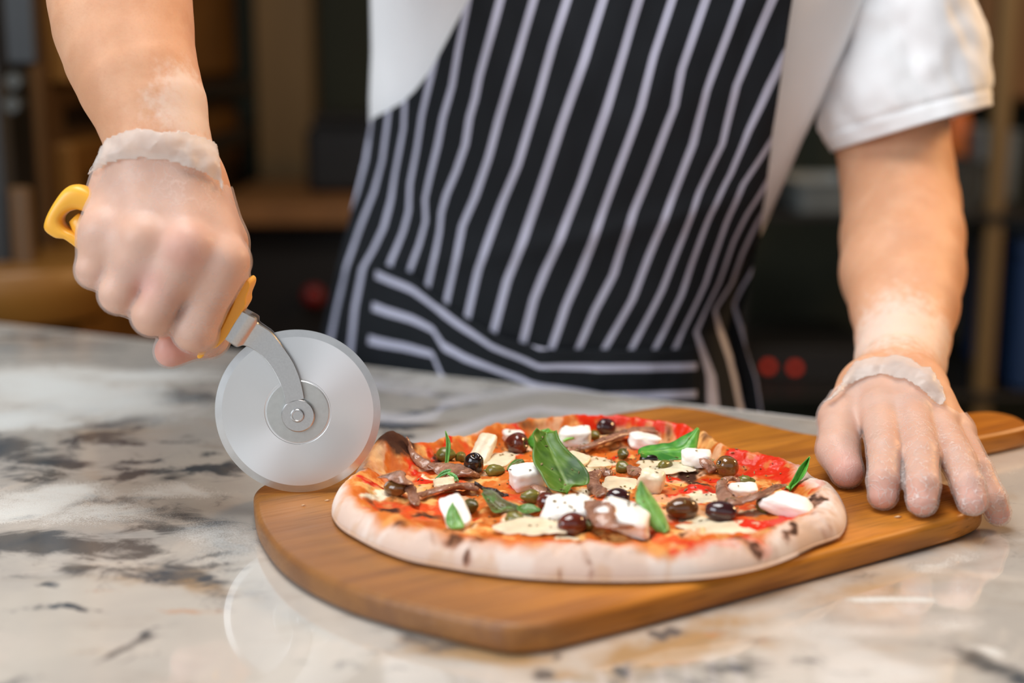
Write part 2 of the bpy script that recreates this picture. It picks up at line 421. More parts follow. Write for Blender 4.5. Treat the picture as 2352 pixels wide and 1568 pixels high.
for a in np.linspace(-90, 0, 5): rings.append(bo-nn*rb*(1-math.cos(math.radians(a)))+[0, 0, T+rb*(1+math.sin(math.radians(a)))+.0004])
for a in np.linspace(0, 90, 6): rings.append(bo-nn*rb*(1-math.cos(math.radians(a)))+[0, 0, T+BT-rb*(1-math.sin(math.radians(a)))])
Vb, Fb = loft(rings)
mm, N, L, b = node_mat('oiled_oak')
tc = N('ShaderNodeTexCoord'); mp = N('ShaderNodeMapping'); mp.inputs['Rotation'].default_value = (0, 0, -math.atan2(u_[1], u_[0])); L(tc.outputs['Object'], mp.inputs[0])
m2 = N('ShaderNodeMapping'); m2.inputs['Scale'].default_value = (1, 9, 6); L(mp.outputs[0], m2.inputs[0])
n1 = N('ShaderNodeTexNoise'); n1.inputs['Scale'].default_value = 5; n1.inputs['Detail'].default_value = 4; n1.inputs['Distortion'].default_value = .8; L(m2.outputs[0], n1.inputs[0])
m3 = N('ShaderNodeMapping'); m3.inputs['Scale'].default_value = (1, 26, 20); L(mp.outputs[0], m3.inputs[0])
n2 = N('ShaderNodeTexNoise'); n2.inputs['Scale'].default_value = 24; n2.inputs['Detail'].default_value = 5; L(m3.outputs[0], n2.inputs[0])
n3 = N('ShaderNodeTexNoise'); n3.inputs['Scale'].default_value = 3; L(mp.outputs[0], n3.inputs[0])
col = mixc(mrange(n1.outputs[0], .35, .68), S(202, 130, 46), S(160, 96, 32))
col = mixc(mrange(n2.outputs[0], .52, .70, 0, .55), col, S(116, 68, 26))
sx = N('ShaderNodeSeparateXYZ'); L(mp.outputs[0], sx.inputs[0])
end_tint = mrange(math_('ADD', sx.outputs[0], math_('MULTIPLY', math_('SUBTRACT', n3.outputs[0], .5), .16)), -.27, -.10, 1, 0)   # tinted grey-brown towards the blade end
col = mixc(math_('MULTIPLY', end_tint, .70), col, S(116, 86, 64))
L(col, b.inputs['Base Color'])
L(mrange(n2.outputs[0], .3, .7, .30, .48), b.inputs['Roughness'])
bp = N('ShaderNodeBump'); bp.inputs['Strength'].default_value = .35; bp.inputs['Distance'].default_value = .0005; L(n2.outputs[0], bp.inputs['Height']); L(bp.outputs[0], b.inputs['Normal'])
MAT['oak'] = mm; b.inputs['Specular IOR Level'].default_value = .35
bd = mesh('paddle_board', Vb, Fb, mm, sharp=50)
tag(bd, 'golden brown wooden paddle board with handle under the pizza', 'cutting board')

# ================================================================== pizza
ZB = BT+.0006
front = [(822, 1232), (872, 1258), (945, 1284), (1033, 1299), (1151, 1317), (1239, 1325), (1300, 1328), (1417, 1330), (1520, 1328), (1637, 1320), (1740, 1302), (1828, 1270), (1887, 1240)]
right = [(1925, 1211), (1945, 1176), (1945, 1149), (1925, 1111), (1887, 1076)]
back = [(1851, 1055), (1799, 1032), (1763, 1022), (1690, 1018), (1652, 995), (1608, 975), (1552, 962), (1493, 958), (1417, 945), (1347, 950), (1283, 953), (1180, 957), (1136, 963), (1092, 977), (1048, 989), (995, 998), (940, 1010), (890, 1020)]
left = [(845, 1050), (805, 1098), (778, 1113), (763, 1135), (761, 1161), (784, 1192)]
pts = [PZ(*q, ZB+.003) for q in front]+[PZ(*q, ZB+.010) for q in right]+[PZ(*q, ZB+.017) for q in back]+[PZ(*q, ZB+.008) for q in left]
pts = np.array(pts); PC = np.array([.045, .815, 0.])
th = np.arctan2(pts[:, 1]-PC[1], pts[:, 0]-PC[0]); rr = np.hypot(pts[:, 0]-PC[0], pts[:, 1]-PC[1])
o_ = np.argsort(th); th, rr = th[o_], rr[o_]
TH = np.linspace(-np.pi, np.pi, 1441)
RR = np.interp(TH, np.r_[th-2*np.pi, th, th+2*np.pi], np.r_[rr, rr, rr])
ker = np.hanning(61); ker /= ker.sum(); RR = np.convolve(np.r_[RR[-31:-1], RR, RR[1:31]], ker, 'valid')
def pol(x, y):
    t = np.arctan2(y-PC[1], x-PC[0]); r = np.hypot(x-PC[0], y-PC[1]); return t, r, np.interp(t, TH, RR)
# rim height and width by direction (degrees: 0 right, 90 far side, -90 near side, 180 left)
deg = np.array([-180, -150, -120, -90, -60, -35, -15, 5, 25, 45, 65, 90, 110, 130, 150, 165, 180])
rimh = np.interp(np.degrees(TH), deg, [13, 14, 15.5, 15.5, 14.5, 13, 13, 12.5, 12.5, 14, 16, 17, 16, 14, 14, 14, 13])*1e-3
rimw = np.interp(np.degrees(TH), deg, [20, 21, 24, 26, 25, 23, 24, 22, 14, 12, 12, 12, 13, 15, 16, 17, 20])*1e-3
bub = []
for (px, py, zz, sr, hh) in [(905, 1040, .03, .013, .013), (995, 1000, .03, .014, .005), (1312, 950, .032, .010, .006), (1418, 940, .032, .014, .009), (1552, 960, .032, .013, .006), (1763, 1025, .03, .012, .003), (1815, 1042, .03, .010, .003), (930, 1190, .03, .018, .003), (1060, 1215, .03, .016, .002), (1300, 1238, .03, .03, .002), (860, 1120, .03, .016, .004), (1606, 1100, .03, .009, .005), (1490, 1140, .03, .008, .002), (820, 1150, .03, .012, .002)]:
    c = PZ(px, py, zz); bub.append((c[0], c[1], sr, hh))
def pz_height(x, y):
    """upper surface of the pizza above the worktop"""
    x = np.asarray(x, float); y = np.asarray(y, float); t, r, R = pol(x, y)
    h, wd = np.interp(t, TH, rimh), np.interp(t, TH, rimw)
    e = np.clip((R-r)/wd, 0, 3)
    P3 = np.stack([x, y, 0*x], -1)
    outer = np.sqrt(np.clip(1-(1-np.clip(e/.55, 0, 1))**2, 0, 1))
    inner = 1-sstep(.55, 1.35, e)
    z0 = .0062+.0016*fbm(P3, 45, 4, 21)
    z = np.where(e < .55, outer*h, z0+(h-z0)*inner)
    k = sstep(0, .4, e)
    for (bx, by, s_, hh) in bub: z = z+k*hh*np.exp(-((x-bx)**2+(y-by)**2)/(s_*s_))
    z = z+k*(.0014*fbm(P3, 70, 3, 5)+.0006*fbm(P3, 260, 3, 6))
    return z+ZB
_n = 640; _gx = np.linspace(PC[0]-.18, PC[0]+.18, _n); _gy = np.linspace(PC[1]-.18, PC[1]+.18, _n)
_HG = pz_height(*np.meshgrid(_gx, _gy, indexing='ij'))
def hgt(x, y):                 # quick look-up of pz_height
    fx = np.clip((np.asarray(x, float)-_gx[0])/(_gx[1]-_gx[0]), 0, _n-1.001); fy = np.clip((np.asarray(y, float)-_gy[0])/(_gy[1]-_gy[0]), 0, _n-1.001)
    i = fx.astype(int); j = fy.astype(int); a = fx-i; b_ = fy-j
    return _HG[i, j]*(1-a)*(1-b_)+_HG[i+1, j]*a*(1-b_)+_HG[i, j+1]*(1-a)*b_+_HG[i+1, j+1]*a*b_
NA, NR = 1080, 210
ta = np.linspace(-np.pi, np.pi, NA, endpoint=False); Ra = np.interp(ta, TH, RR)
sr_ = np.concatenate([np.linspace(0, .80, 120)**.85, .80**.85+(1-.80**.85)*np.sin(np.linspace(0, np.pi/2, NR-120+1)[1:])])
rg = sr_[:, None]*Ra[None, :]*.9995
X = PC[0]+rg*np.cos(ta); Y = PC[1]+rg*np.sin(ta); Z = pz_height(X, Y)
Vp = np.stack([X, Y, Z+T], -1)
# under side curls back below the rim
und = []
for f_r, z_ in ((.998, .0035), (.99, .0012), (.965, 0.), (.5, 0.), (0.0, 0.)):
    q = np.stack([PC[0]+f_r*Ra*np.cos(ta), PC[1]+f_r*Ra*np.sin(ta), np.full(NA, ZB+z_+T)], -1); und.append(q)
Vp = np.concatenate([Vp, np.array(und)], 0)
n_r = len(Vp); Fp = grid_faces(n_r, NA, wrapm=True, flip=True)
# colours of the baked surface
def pblob(px, py, rx, ry, a=1., z=None):
    c = place(px, py)[0] if z is None else PZ(px, py, z)
    e = PZ(px+rx, py, c[2]-T); f = PZ(px, py-ry, c[2]-T)
    return (c[0], c[1], abs(e[0]-c[0]), abs(f[1]-c[1]), a, c[2]-T, ry/F*1.1+.005)
_zz = np.linspace(.075, BT-.002, 420)
def place(px, py, lift=0.):    # where the pixel's ray meets the pizza's surface raised by lift
    d = ray(px, py); t_ = (_zz-CAMH)/d[2]; q = CAMP+d*t_[:, None]; g = _zz-lift-hgt(q[:, 0], q[:, 1])
    k = int(np.argmax(g <= 0)) if (g <= 0).any() else len(g)-1
    if k > 0:
        f = g[k-1]/(g[k-1]-g[k]+1e-12) if g[k] <= 0 else 1; p = q[k-1]+(q[k]-q[k-1])*f
    else: p = q[0]
    return p, p[2]-T-lift
def field(lst, X, Y):
    g = np.zeros_like(X)
    for (cx, cy, sx, sy, a, cz, sz) in lst: g = np.maximum(g, a*np.exp(-(((X-cx)/sx)**2+((Y-cy)/sy)**2+((zs-cz)/sz)**2)**1.2))
    return g
xs, ys = Vp[..., 0], Vp[..., 1]; zs = Vp[..., 2]-T
P3 = np.stack([xs, ys, 0*xs], -1)
wxn = xs+fbm(P3, 60, 4, 31)*.010; wyn = ys+fbm(P3, 60, 4, 37)*.010
t, r, R = pol(xs, ys); ee = (R-r)/np.interp(t, TH, rimw)
red = field([pblob(*q) for q in [(1400, 962, 70, 12), (1480, 968, 60, 9), (1560, 985, 40, 12, .8), (1650, 1015, 50, 18), (1700, 1035, 60, 20), (1755, 1065, 50, 20), (1800, 1085, 34, 18), (1610, 990, 40, 14, .7), (1580, 1085, 30, 9), (1600, 1125, 70, 12), (1560, 1140, 40, 10), (1660, 1105, 30, 8, .7), (1640, 1247, 70, 10), (1720, 1230, 50, 14), (1775, 1205, 50, 16, 1.), (1812, 1190, 26, 16), (1845, 1128, 20, 14), (860, 1112, 50, 12, .8), (940, 1075, 40, 18, .9), (965, 1108, 26, 16), (905, 1050, 24, 14, .6), (1010, 1165, 26, 13), (845, 1164, 24, 8), (1000, 1015, 26, 10, .8), (975, 1040, 22, 12, .6), (1185, 985, 26, 9), (1200, 1122, 30, 10, .7), (1410, 1040, 20, 12, .7), (1110, 1190, 30, 10, .6), (1330, 990, 40, 8, .5), (1520, 1010, 30, 8, .4), (1280, 1060, 30, 10, .3), (1430, 1150, 30, 8, .6), (1445, 1015, 24, 6, .4), (1820, 1120, 18, 12, .8), (1400, 1250, 50, 4, .5), (1250, 1245, 40, 3, .4)]], wxn, wyn)
chz = field([pblob(*q) for q in [(1225, 1205, 70, 16), (1290, 1225, 40, 8, .8), (1420, 1110, 42, 14), (1375, 1060, 40, 12), (1500, 1068, 44, 12), (1560, 1070, 40, 9), (1660, 1210, 70, 15), (1590, 1195, 36, 10, .9), (1620, 1146, 34, 9), (1150, 1060, 36, 18), (970, 1075, 22, 10, .6), (1000, 1100, 30, 9, .7), (860, 1150, 34, 8, .8), (1300, 1100, 50, 14, .8), (1340, 1130, 40, 10, .7), (1090, 1085, 30, 9, .5), (1730, 1165, 34, 8, .7), (1760, 1180, 40, 8, .6), (1120, 1220, 50, 8, .4), (1340, 1065, 50, 16, .8), (1240, 1030, 40, 14, .6), (1400, 1085, 34, 8, .7), (1470, 1205, 60, 14, .5), (1560, 1040, 34, 10, .5), (1070, 1130, 40, 12, .5), (1050, 1020, 30, 10, .3), (1170, 1110, 36, 10, .4)]], wxn, wyn)
chr_ = field([pblob(*q) for q in [(895, 1018, 46, 10, 1.2), (925, 1012, 30, 7, 1.2), (1003, 990, 26, 7, 1.1), (1310, 946, 26, 5, 1.3), (1420, 930, 38, 7, 1.3), (1560, 953, 38, 6, 1.3), (1610, 966, 30, 6, .9), (1480, 953, 30, 5, .9), (1650, 985, 30, 5, .7), (1760, 1019, 26, 7, 1.2), (1700, 1012, 22, 4, .8), (1808, 1040, 26, 9, 1.2), (1600, 1095, 22, 13, 1.3), (1618, 1112, 22, 7, 1.3), (900, 1165, 50, 7, .8), (985, 1190, 50, 8, .8), (860, 1175, 34, 6, .6), (1160, 1216, 40, 5, .8), (1480, 1232, 36, 10, 1.1), (1795, 1214, 14, 8, 1.), (1716, 1243, 12, 9, 1.), (1500, 1130, 14, 7, .9), (1525, 1140, 12, 5, .8), (1095, 1268, 20, 7, 1.1), (1340, 1270, 14, 9, .7), (1858, 1150, 16, 14, .7), (985, 1060, 14, 5, .7), (975, 1040, 8, 5, .8), (1150, 1030, 30, 6, .4), (830, 1190, 10, 22, .3), (1268, 1314, 14, 5, .32), (1345, 1318, 14, 5, .34), (1820, 1256, 40, 12, .34), (1900, 1200, 30, 16, .34), (1780, 1280, 40, 10, .3), (880, 1232, 12, 8, .3), (985, 1225, 18, 5, .3), (1050, 1222, 40, 8, .7), (1120, 1232, 40, 7, .6), (940, 1200, 40, 8, .6), (1580, 1232, 30, 6, .6), (1400, 1225, 40, 6, .45), (1640, 1010, 30, 7, .6), (1500, 985, 30, 7, .45), (1230, 975, 40, 6, .5), (1640, 1085, 16, 5, .6)]], wxn, wyn)
nA = fbm(P3, 90, 5, 41); nB = fbm(P3, 38, 4, 43); nC = fbm(P3, 300, 3, 47)
def cmix(a, c, f): return a+(np.asarray(c)-a)*f[..., None]
dough = cmix(np.broadcast_to(np.array(S(216, 190, 174)), xs.shape+(3,)).copy(), S(226, 208, 196), sstep(-.1, .5, nB))
dough = cmix(dough, S(204, 164, 130), sstep(.15, .7, nA)*.5)
baked = cmix(np.broadcast_to(np.array(S(200, 102, 24)), xs.shape+(3,)).copy(), S(236, 178, 104), sstep(-.05, .5, nA))
baked = cmix(baked, S(196, 96, 26), sstep(.05, .55, fbm(P3, 120, 4, 53)))
baked = cmix(baked, S(214, 62, 16), sstep(.12, .45, fbm(P3, 55, 4, 57))*.75)
baked = cmix(baked, S(232, 208, 170), sstep(.25, .6, fbm(P3, 70, 4, 59))*.5)
# the far rim is baked to its outer edge; the near, left and right rims are pale dough outside the ridge
dg = np.degrees(t)
edge_th = np.interp(dg, deg, [.52, .46, .44, .44, .50, .72, .95, .88, .42, .12, .05, .08, .38, .45, .30, .4, .50])
inside = sstep(-.10, .14, ee-edge_th+.22*nB+.10*nA)
colp = cmix(dough, baked*1., inside)
brown = sstep(-.25, .02, ee-edge_th+.22*nB+.1*nA)*(1-sstep(.05, .5, ee-edge_th))
colp = cmix(colp, S(206, 120, 42), brown*.55)
colp = cmix(colp, S(212, 44, 14), sstep(.30, .62, red+.22*nA)*(.3+.7*inside))
colp = cmix(colp, S(236, 222, 192), sstep(.34, .62, chz+.22*nA)*inside)
colp = cmix(colp, S(206, 150, 84), sstep(.35, .8, fbm(P3, 150, 3, 61))*inside*.5)
cf = sstep(.28, .80, chr_*(1+.55*nA+.2*nC))
colp = cmix(colp, S(150, 82, 34), sstep(.10, .55, chr_*(1+.8*nA))*.7)
colp = cmix(colp, S(52, 30, 20), cf*.92)
low = (zs < ZB+.004) & (ee < .4)
colp = cmix(colp, S(190, 140, 96), (low*.35))
wet = np.clip(inside*(sstep(.2, .6, red+.2*nA)*.8+.35+.3*sstep(.2, .6, chz))-cf, 0, 1)
mm, N, L, b = node_mat('baked_pizza')
a1 = N('ShaderNodeAttribute'); a1.attribute_name = 'bake'; a2 = N('ShaderNodeAttribute'); a2.attribute_name = 'wet'; tc = N('ShaderNodeTexCoord')
L(a1.outputs['Color'], b.inputs['Base Color']); L(mrange(a2.outputs['Fac'], 0, 1, .85, .30), b.inputs['Roughness']); b.inputs['Specular IOR Level'].default_value = .3
n1 = nz(700, 3); bp = N('ShaderNodeBump'); bp.inputs['Strength'].default_value = .35; bp.inputs['Distance'].default_value = .0006; L(n1, bp.inputs['Height']); L(bp.outputs[0], b.inputs['Normal'])
b.inputs['Subsurface Weight'].default_value = .08; b.inputs['Subsurface Radius'].default_value = (1, .5, .3); b.inputs['Subsurface Scale'].default_value = .002
MAT['pizza'] = mm
pz = mesh('pizza', Vp.reshape(-1, 3), Fp, mm, attrs={'bake': colp.reshape(-1, 3), 'wet': wet.ravel()})
tag(pz, 'round baked pizza with pale puffy crust, tomato sauce and melted cheese', 'pizza')
# ================================================================== toppings on the pizza
def leaf_mat(name, c1, c2, vein):
    mm, N_, L_, b = node_mat(name)
    a = N_('ShaderNodeAttribute'); a.attribute_name = 'leaf'; L_(a.outputs['Color'], b.inputs['Base Color'])
    b.inputs['Roughness'].default_value = .38; b.inputs['Subsurface Weight'].default_value = .25
    b.inputs['Subsurface Radius'].default_value = (.4, 1, .15); b.inputs['Subsurface Scale'].default_value = .002
    MAT[name] = mm; mm['c'] = [*c1, *c2, *vein]; return mm
leaf_mat('basil_fresh', S(88, 122, 38), S(52, 84, 24), S(138, 164, 84))
leaf_mat('basil_pale', S(120, 172, 84), S(92, 146, 66), S(160, 200, 120))
leaf_mat('basil_bright', S(92, 164, 58), S(58, 128, 46), S(146, 200, 90))
leaf_mat('basil_dark', S(84, 124, 52), S(92, 84, 40), S(130, 150, 80))
leaf_mat('basil_burnt', S(34, 22, 18), S(60, 36, 26), S(40, 26, 20))
def leaf(label, A, B, anchor, tilt, mat, lift=.0008, curl=0., bend=0., roll=0., group='basil leaves on the pizza', name='basil_leaf', stem=None, wav=.0006):
    """A, B: pixel chains of both edges, base to tip; anchor pixel lies on the pizza; tilt 0 lies flat, 90 stands facing the camera"""
    n, m = 36, 17
    p0, z0 = place(*anchor); p0 = p0+np.array([0, 0, lift])
    tr = math.radians(tilt); nv_ = np.array([math.sin(math.radians(roll)), -math.sin(tr)*math.cos(math.radians(roll)), math.cos(tr)*math.cos(math.radians(roll))]); nv_ /= np.linalg.norm(nv_)
    a = smooth_path(A, n); c = smooth_path(B, n); V = []; sd = int(abs(hash_(label))) % 97
    for i in range(n):
        f = i/(n-1)
        for j in range(m):
            q = a[i]+(c[i]-a[i])*j/(m-1); s_ = 2*j/(m-1)-1
            d = ray(*q); tt = np.dot(p0-CAMP, nv_)/np.dot(d, nv_)
            V.append((CAMP+d*tt, f, s_))
    P_ = np.array([v[0] for v in V]); f = np.array([v[1] for v in V]); s_ = np.array([v[2] for v in V])
    off = curl*s_**2+bend*(f-.5)**2+wav*fbm(P_, 120, 3, sd)-.0007*np.exp(-(s_/.10)**2)
    side = np.abs(((f*6.5-np.abs(s_)*1.3) % 1)-.5); vein = np.maximum(np.exp(-(s_/.07)**2), .6*np.exp(-(side/.07)**2)*(np.abs(s_) < .9))
    off = off-.0002*vein
    P_ = P_+nv_*off[:, None]
    h = hgt(P_[:, 0], P_[:, 1])+T+.0004; P_[:, 2] = np.maximum(P_[:, 2], h)
    mc = mat['c']; nn_ = sstep(-.3, .4, fbm(P_, 90, 4, sd+3))[:, None]
    colr_ = np.array(mc[0:3])*(1-nn_)+np.array(mc[3:6])*nn_; colr_ = colr_+(np.array(mc[6:9])-colr_)*(.55*vein[:, None])
    o = mesh(name, P_, grid_faces(n, m), mat, attrs={'leaf': colr_})
    sm = o.modifiers.new('thickness', 'SOLIDIFY'); sm.thickness = .0005; sm.offset = 0
    tag(o, label, 'basil leaf', group)
    if stem:
        q = []
        for (px, py, lf) in stem:
            d = ray(px, py); tt = np.dot(p0-CAMP, nv_)/np.dot(d, nv_); w_ = CAMP+d*tt; w_[2] = max(w_[2], float(hgt(w_[0], w_[1]))+T+.0012); q.append(w_)
        Vs, Fs = tube(smooth_path(q, 12), .0009, 8); stc = np.tile(np.array(mc[6:9]), (len(Vs), 1))
        mesh('stem', Vs, Fs, mat, o, attrs={'leaf': stc})
    return o
def hash_(s_): return sum((i+1)*ord(ch) for i, ch in enumerate(s_))
def z5(l): return [(x/5.6+1090, y/5.6+960) for x, y in l]
def z6(l): return [(x/5.228+1350, y/5.228+940) for x, y in l]
def z7(l): return [(x/4.9+1580, y/4.9+960) for x, y in l]
def z4(l): return [(x/6.534+840, y/6.534+980) for x, y in l]

# mozzarella ------------------------------------------------------------
MAT['mozzarella'] = M('mozzarella', S(246, 243, 236), .42, sss=.35, sssr=(1, .9, .7), noise=(160, .04, (1, 1, 1)), bump=(260, .3, .0008))
MAT['mozzarella_warm'] = M('mozzarella_melting', S(232, 216, 186), .32, sss=.35, sssr=(1, .85, .6), noise=(120, .14, (1, 1, 1)), bump=(200, .35, .0008))
def cube_sphere(k):
    V = []; Fc = []; key = {}
    def vid(p):
        q = tuple(np.round(p, 5))
        if q not in key: key[q] = len(V); V.append(p)
        return key[q]
    g = np.linspace(-1, 1, k+1)
    for ax in range(3):
        for sg in (-1., 1.):
            for i in range(k):
                for j in range(k):
                    q = []
                    for (a, c) in ((i, j), (i+1, j), (i+1, j+1), (i, j+1)):
                        p = np.zeros(3); p[ax] = sg; p[(ax+1) % 3] = g[a]; p[(ax+2) % 3] = g[c]; q.append(vid(p))
                    Fc.append(q if sg > 0 else q[::-1])
    return np.array(V), Fc
CS, CF = cube_sphere(14)
def rot(yaw, tilt=0, roll=0):
    return np.array(Matrix.Rotation(math.radians(yaw), 3, 'Z')@Matrix.Rotation(math.radians(tilt), 3, 'X')@Matrix.Rotation(math.radians(roll), 3, 'Y'))
def chunk(label, px, py, size, yaw=0, tilt=0, roll=0, mat='mozzarella', lift=0, p=4.5, seed=0, taper=0):
    sheet = p == 3
    sd = seed+int(px); V = CS/(np.sum(np.abs(CS)**p, 1)**(1/p))[:, None]
    V = V*(1+.075*fbm(V, 1.2, 3, sd)[:, None])
    if sheet:
        an = np.arctan2(V[:, 1], V[:, 0]); q3 = np.stack([np.cos(an), np.sin(an), 0*an], -1); V[:, :2] *= (1+.30*fbm(q3, 1.7, 3, sd))[:, None]; size = (size[0]*1.05, size[1]*1.1, 1.8)
    V[:, 0] *= 1-taper*V[:, 2]*.5-taper*.4*V[:, 1]; V[:, 2] += .18*V[:, 0]*math.sin(sd)
    V = V*np.array(size)/2000
    V = V@rot(yaw, tilt, roll).T
    ext = -V[:, 2].min()
    c, z = place(px, py, max(ext*.80, .001)+lift)
    W = V+c; W = W+.0004*np.stack([fbm(W, 200, 2, 1), fbm(W, 200, 2, 2), fbm(W, 200, 2, 3)], -1)
    return tag(mesh('mozzarella_chunk', W, CF, MAT[mat]), label, 'cheese', 'mozzarella chunks on the pizza')
chunk('slim mozzarella strip flecked with herbs, leaning behind the dark hollow olive', 1110, 1032, (13, 24, 5), -28, 38, 0, 'mozzarella_warm')
chunk('flat melting mozzarella slice right of the leaning herb-flecked strip', 1150, 1058, (16, 20, 4), -20, 6, 0, 'mozzarella_warm')
chunk('bright white mozzarella cube left of the large upright basil leaf', 1210, 1096, (21, 17, 15), 22, 8, -6)
chunk('white mozzarella block at the back, right of the bright green basil leaf', 1320, 1002, (21, 17, 12), -4, 4, 0)
chunk('small white mozzarella lump half hidden behind the reddish olive at the back', 1180, 1003, (14, 12, 8), 10, 0, 0)
chunk('flat pinkish mozzarella slice right of the large upright basil leaf', 1325, 1056, (15, 14, 6), -25, 8, 10, 'mozzarella_warm')
chunk('large white mozzarella slab in front, above the shiny brown front olive', 1310, 1170, (31, 20, 11), 6, 16, -3, taper=.3)
chunk('large white mozzarella slab in front, sloping down towards the pointed basil leaf', 1432, 1186, (30, 19, 11), -24, 14, 12, taper=.25)
chunk('white mozzarella block at the back under the curled anchovy and folded basil leaf', 1482, 1014, (21, 14, 10), 8, 0, 4)
chunk('white mozzarella block under the tip of the folded basil leaf', 1600, 1052, (18, 16, 11), -14, 0, -4)
chunk('pinkish tilted mozzarella cube standing behind the pointed front basil leaf', 1496, 1107, (15, 10, 16), -24, 20, 16, 'mozzarella_warm')
chunk('small white mozzarella piece inside the loop of the right-hand anchovy', 1706, 1126, (17, 13, 7), 4, 8, 0)
chunk('pointed white mozzarella wedge nearest the right rim of the crust', 1816, 1160, (29, 17, 10), -24, 10, 10, taper=.5)
chunk('small flat mozzarella piece under the green sprout on the left', 1020, 1109, (13, 13, 4), 6, 6, 0, 'mozzarella_warm')
chunk('tilted mozzarella slab at the left front carrying a small basil tip', 1045, 1176, (14, 27, 5), 18, 22, -14)
chunk('thin melted mozzarella slice with dark herbs, behind the small anchovy at centre', 1372, 1064, (16, 16, 3), 12, 4, 0, 'mozzarella_warm')
chunk('melted mozzarella slice left of the tilted pinkish cube', 1424, 1112, (20, 22, 3), -12, 4, 0, 'mozzarella_warm')
chunk('broad melted mozzarella sheet at the right front below the two dark olives', 1655, 1212, (36, 18, 3), -6, 4, 0, 'mozzarella_warm', p=3)
chunk('melted mozzarella slice between the two dark olives and the red sauce', 1620, 1147, (20, 16, 3), 8, 4, 0, 'mozzarella_warm', p=3)
chunk('broad melted mozzarella sheet at the front left of the shiny brown olive', 1222, 1210, (34, 20, 3), 4, 4, 0, 'mozzarella_warm', p=3)
chunk('melted mozzarella sheet under the plain caper beside the folded basil leaf', 1530, 1072, (34, 18, 3), -3, 3, 0, 'mozzarella_warm', p=3)

# olives ------------------------------------------------------------------
def ov(name, c, r=.16): MAT[name] = M(name, c, r, coat=.5, noise=(140, .35, (1, 1, 1)), bump=(150, .2, .0008), spec=.6)
ov('olive_purple', S(58, 26, 30)); ov('olive_brown', S(98, 60, 28)); ov('olive_red', S(96, 40, 28)); ov('olive_black', S(30, 16, 16)); ov('olive_green_brown', S(110, 74, 34))
MAT['pit'] = M('olive_pit_hole', S(20, 8, 6), .35)
OV, OF = (lambda n, m: (np.array([[math.sin(math.pi*i/(n-1))*math.cos(2*math.pi*j/m), math.sin(math.pi*i/(n-1))*math.sin(2*math.pi*j/m), math.cos(math.pi*i/(n-1))] for i in range(n) for j in range(m)]), [tuple(f) for f in grid_faces(n, m, wrapm=True)]))(26, 24)
def olive(label, px, py, lx, ry, mat, yaw=0, tilt=90, taper=.1, hole=True, lift=0, cat='olive', name='olive', group='olives on the pizza', dent=.0):
    """lx: half length, ry: half width in mm; long axis starts along z, laid down by tilt and turned by yaw"""
    V = OV.copy(); zz = V[:, 2]
    prof = 1-taper*zz; V[:, 0] *= prof; V[:, 1] *= prof
    V = V*(1+.035*fbm(V, 1.3, 3, int(px))[:, None])
    if dent: V[:, 0] *= 1-dent*np.exp(-((V[:, 1])/.35)**2)*(V[:, 0] > 0)
    if hole:                                     # puckered stalk hole at one end
        rr_ = np.hypot(V[:, 0], V[:, 1]); V[:, 2] -= np.where(zz > 0, .34*np.exp(-(rr_/.22)**2), 0)
    V = V*np.array([ry, ry, lx])/1000; R_ = rot(yaw)@rot(0, tilt); V = V@R_.T
    c, z = place(px, py, -V[:, 2].min()*.80+lift); o = mesh(name, V+c, OF, MAT[mat])
    if hole:
        a = np.linspace(0, 2*np.pi, 12, endpoint=False); rim = np.stack([.17*ry*np.cos(a), .17*ry*np.sin(a), np.full(12, lx*.80)], -1)/1000
        cone = np.vstack([rim, [[0, 0, lx*.66/1000]]])@R_.T+c
        mesh('pit_hole', cone, [(k, (k+1) % 12, 12) for k in range(12)], MAT['pit'], o)
    return tag(o, label, cat, group)
olive('reddish purple olive at the back, touching the bright green basil leaf', 1184, 1018, 8.6, 7, 'olive_red', 58, 80, -.30)
olive('dark hollow olive half with herb flecks at the end of the left anchovy', 1088, 1064, 7.6, 6.4, 'olive_black', 20, 30, .05)
olive('olive brown olive tucked under the bent anchovy at the far left', 908, 1120, 7.4, 5.0, 'olive_green_brown', 62, 90, 0, True)
olive('shiny brown olive at the very front below the white mozzarella slab', 1314, 1203, 8.8, 6.4, 'olive_red', -66, 84, .05)
olive('dark red olive peeping out behind the front mozzarella slab', 1260, 1152, 7.2, 5.8, 'olive_red', 60, 84, .08)
olive('dark olive half hidden behind the pointed front basil leaf', 1420, 1142, 7.4, 5.4, 'olive_purple', 84, 90, .05)
olive('shiny dark brown olive right of the pointed front basil leaf', 1566, 1168, 9.8, 6.4, 'olive_brown', -78, 88, .05)
olive('nearly black olive beside the shiny dark one, in front of the looped anchovy', 1655, 1174, 9.4, 6.0, 'olive_purple', -100, 88, .04)
olive('round glossy brown olive standing on the sauce at the right', 1670, 1071, 7.6, 6.9, 'olive_green_brown', -70, 60, .02)
olive('dark purple olive at the far back beside the white mozzarella block', 1392, 981, 7.6, 6.4, 'olive_purple', -50, 70, .06)
olive('black olive in the shade under the folded basil leaf', 1492, 1054, 6.4, 3.8, 'olive_black', 88, 90, .05)

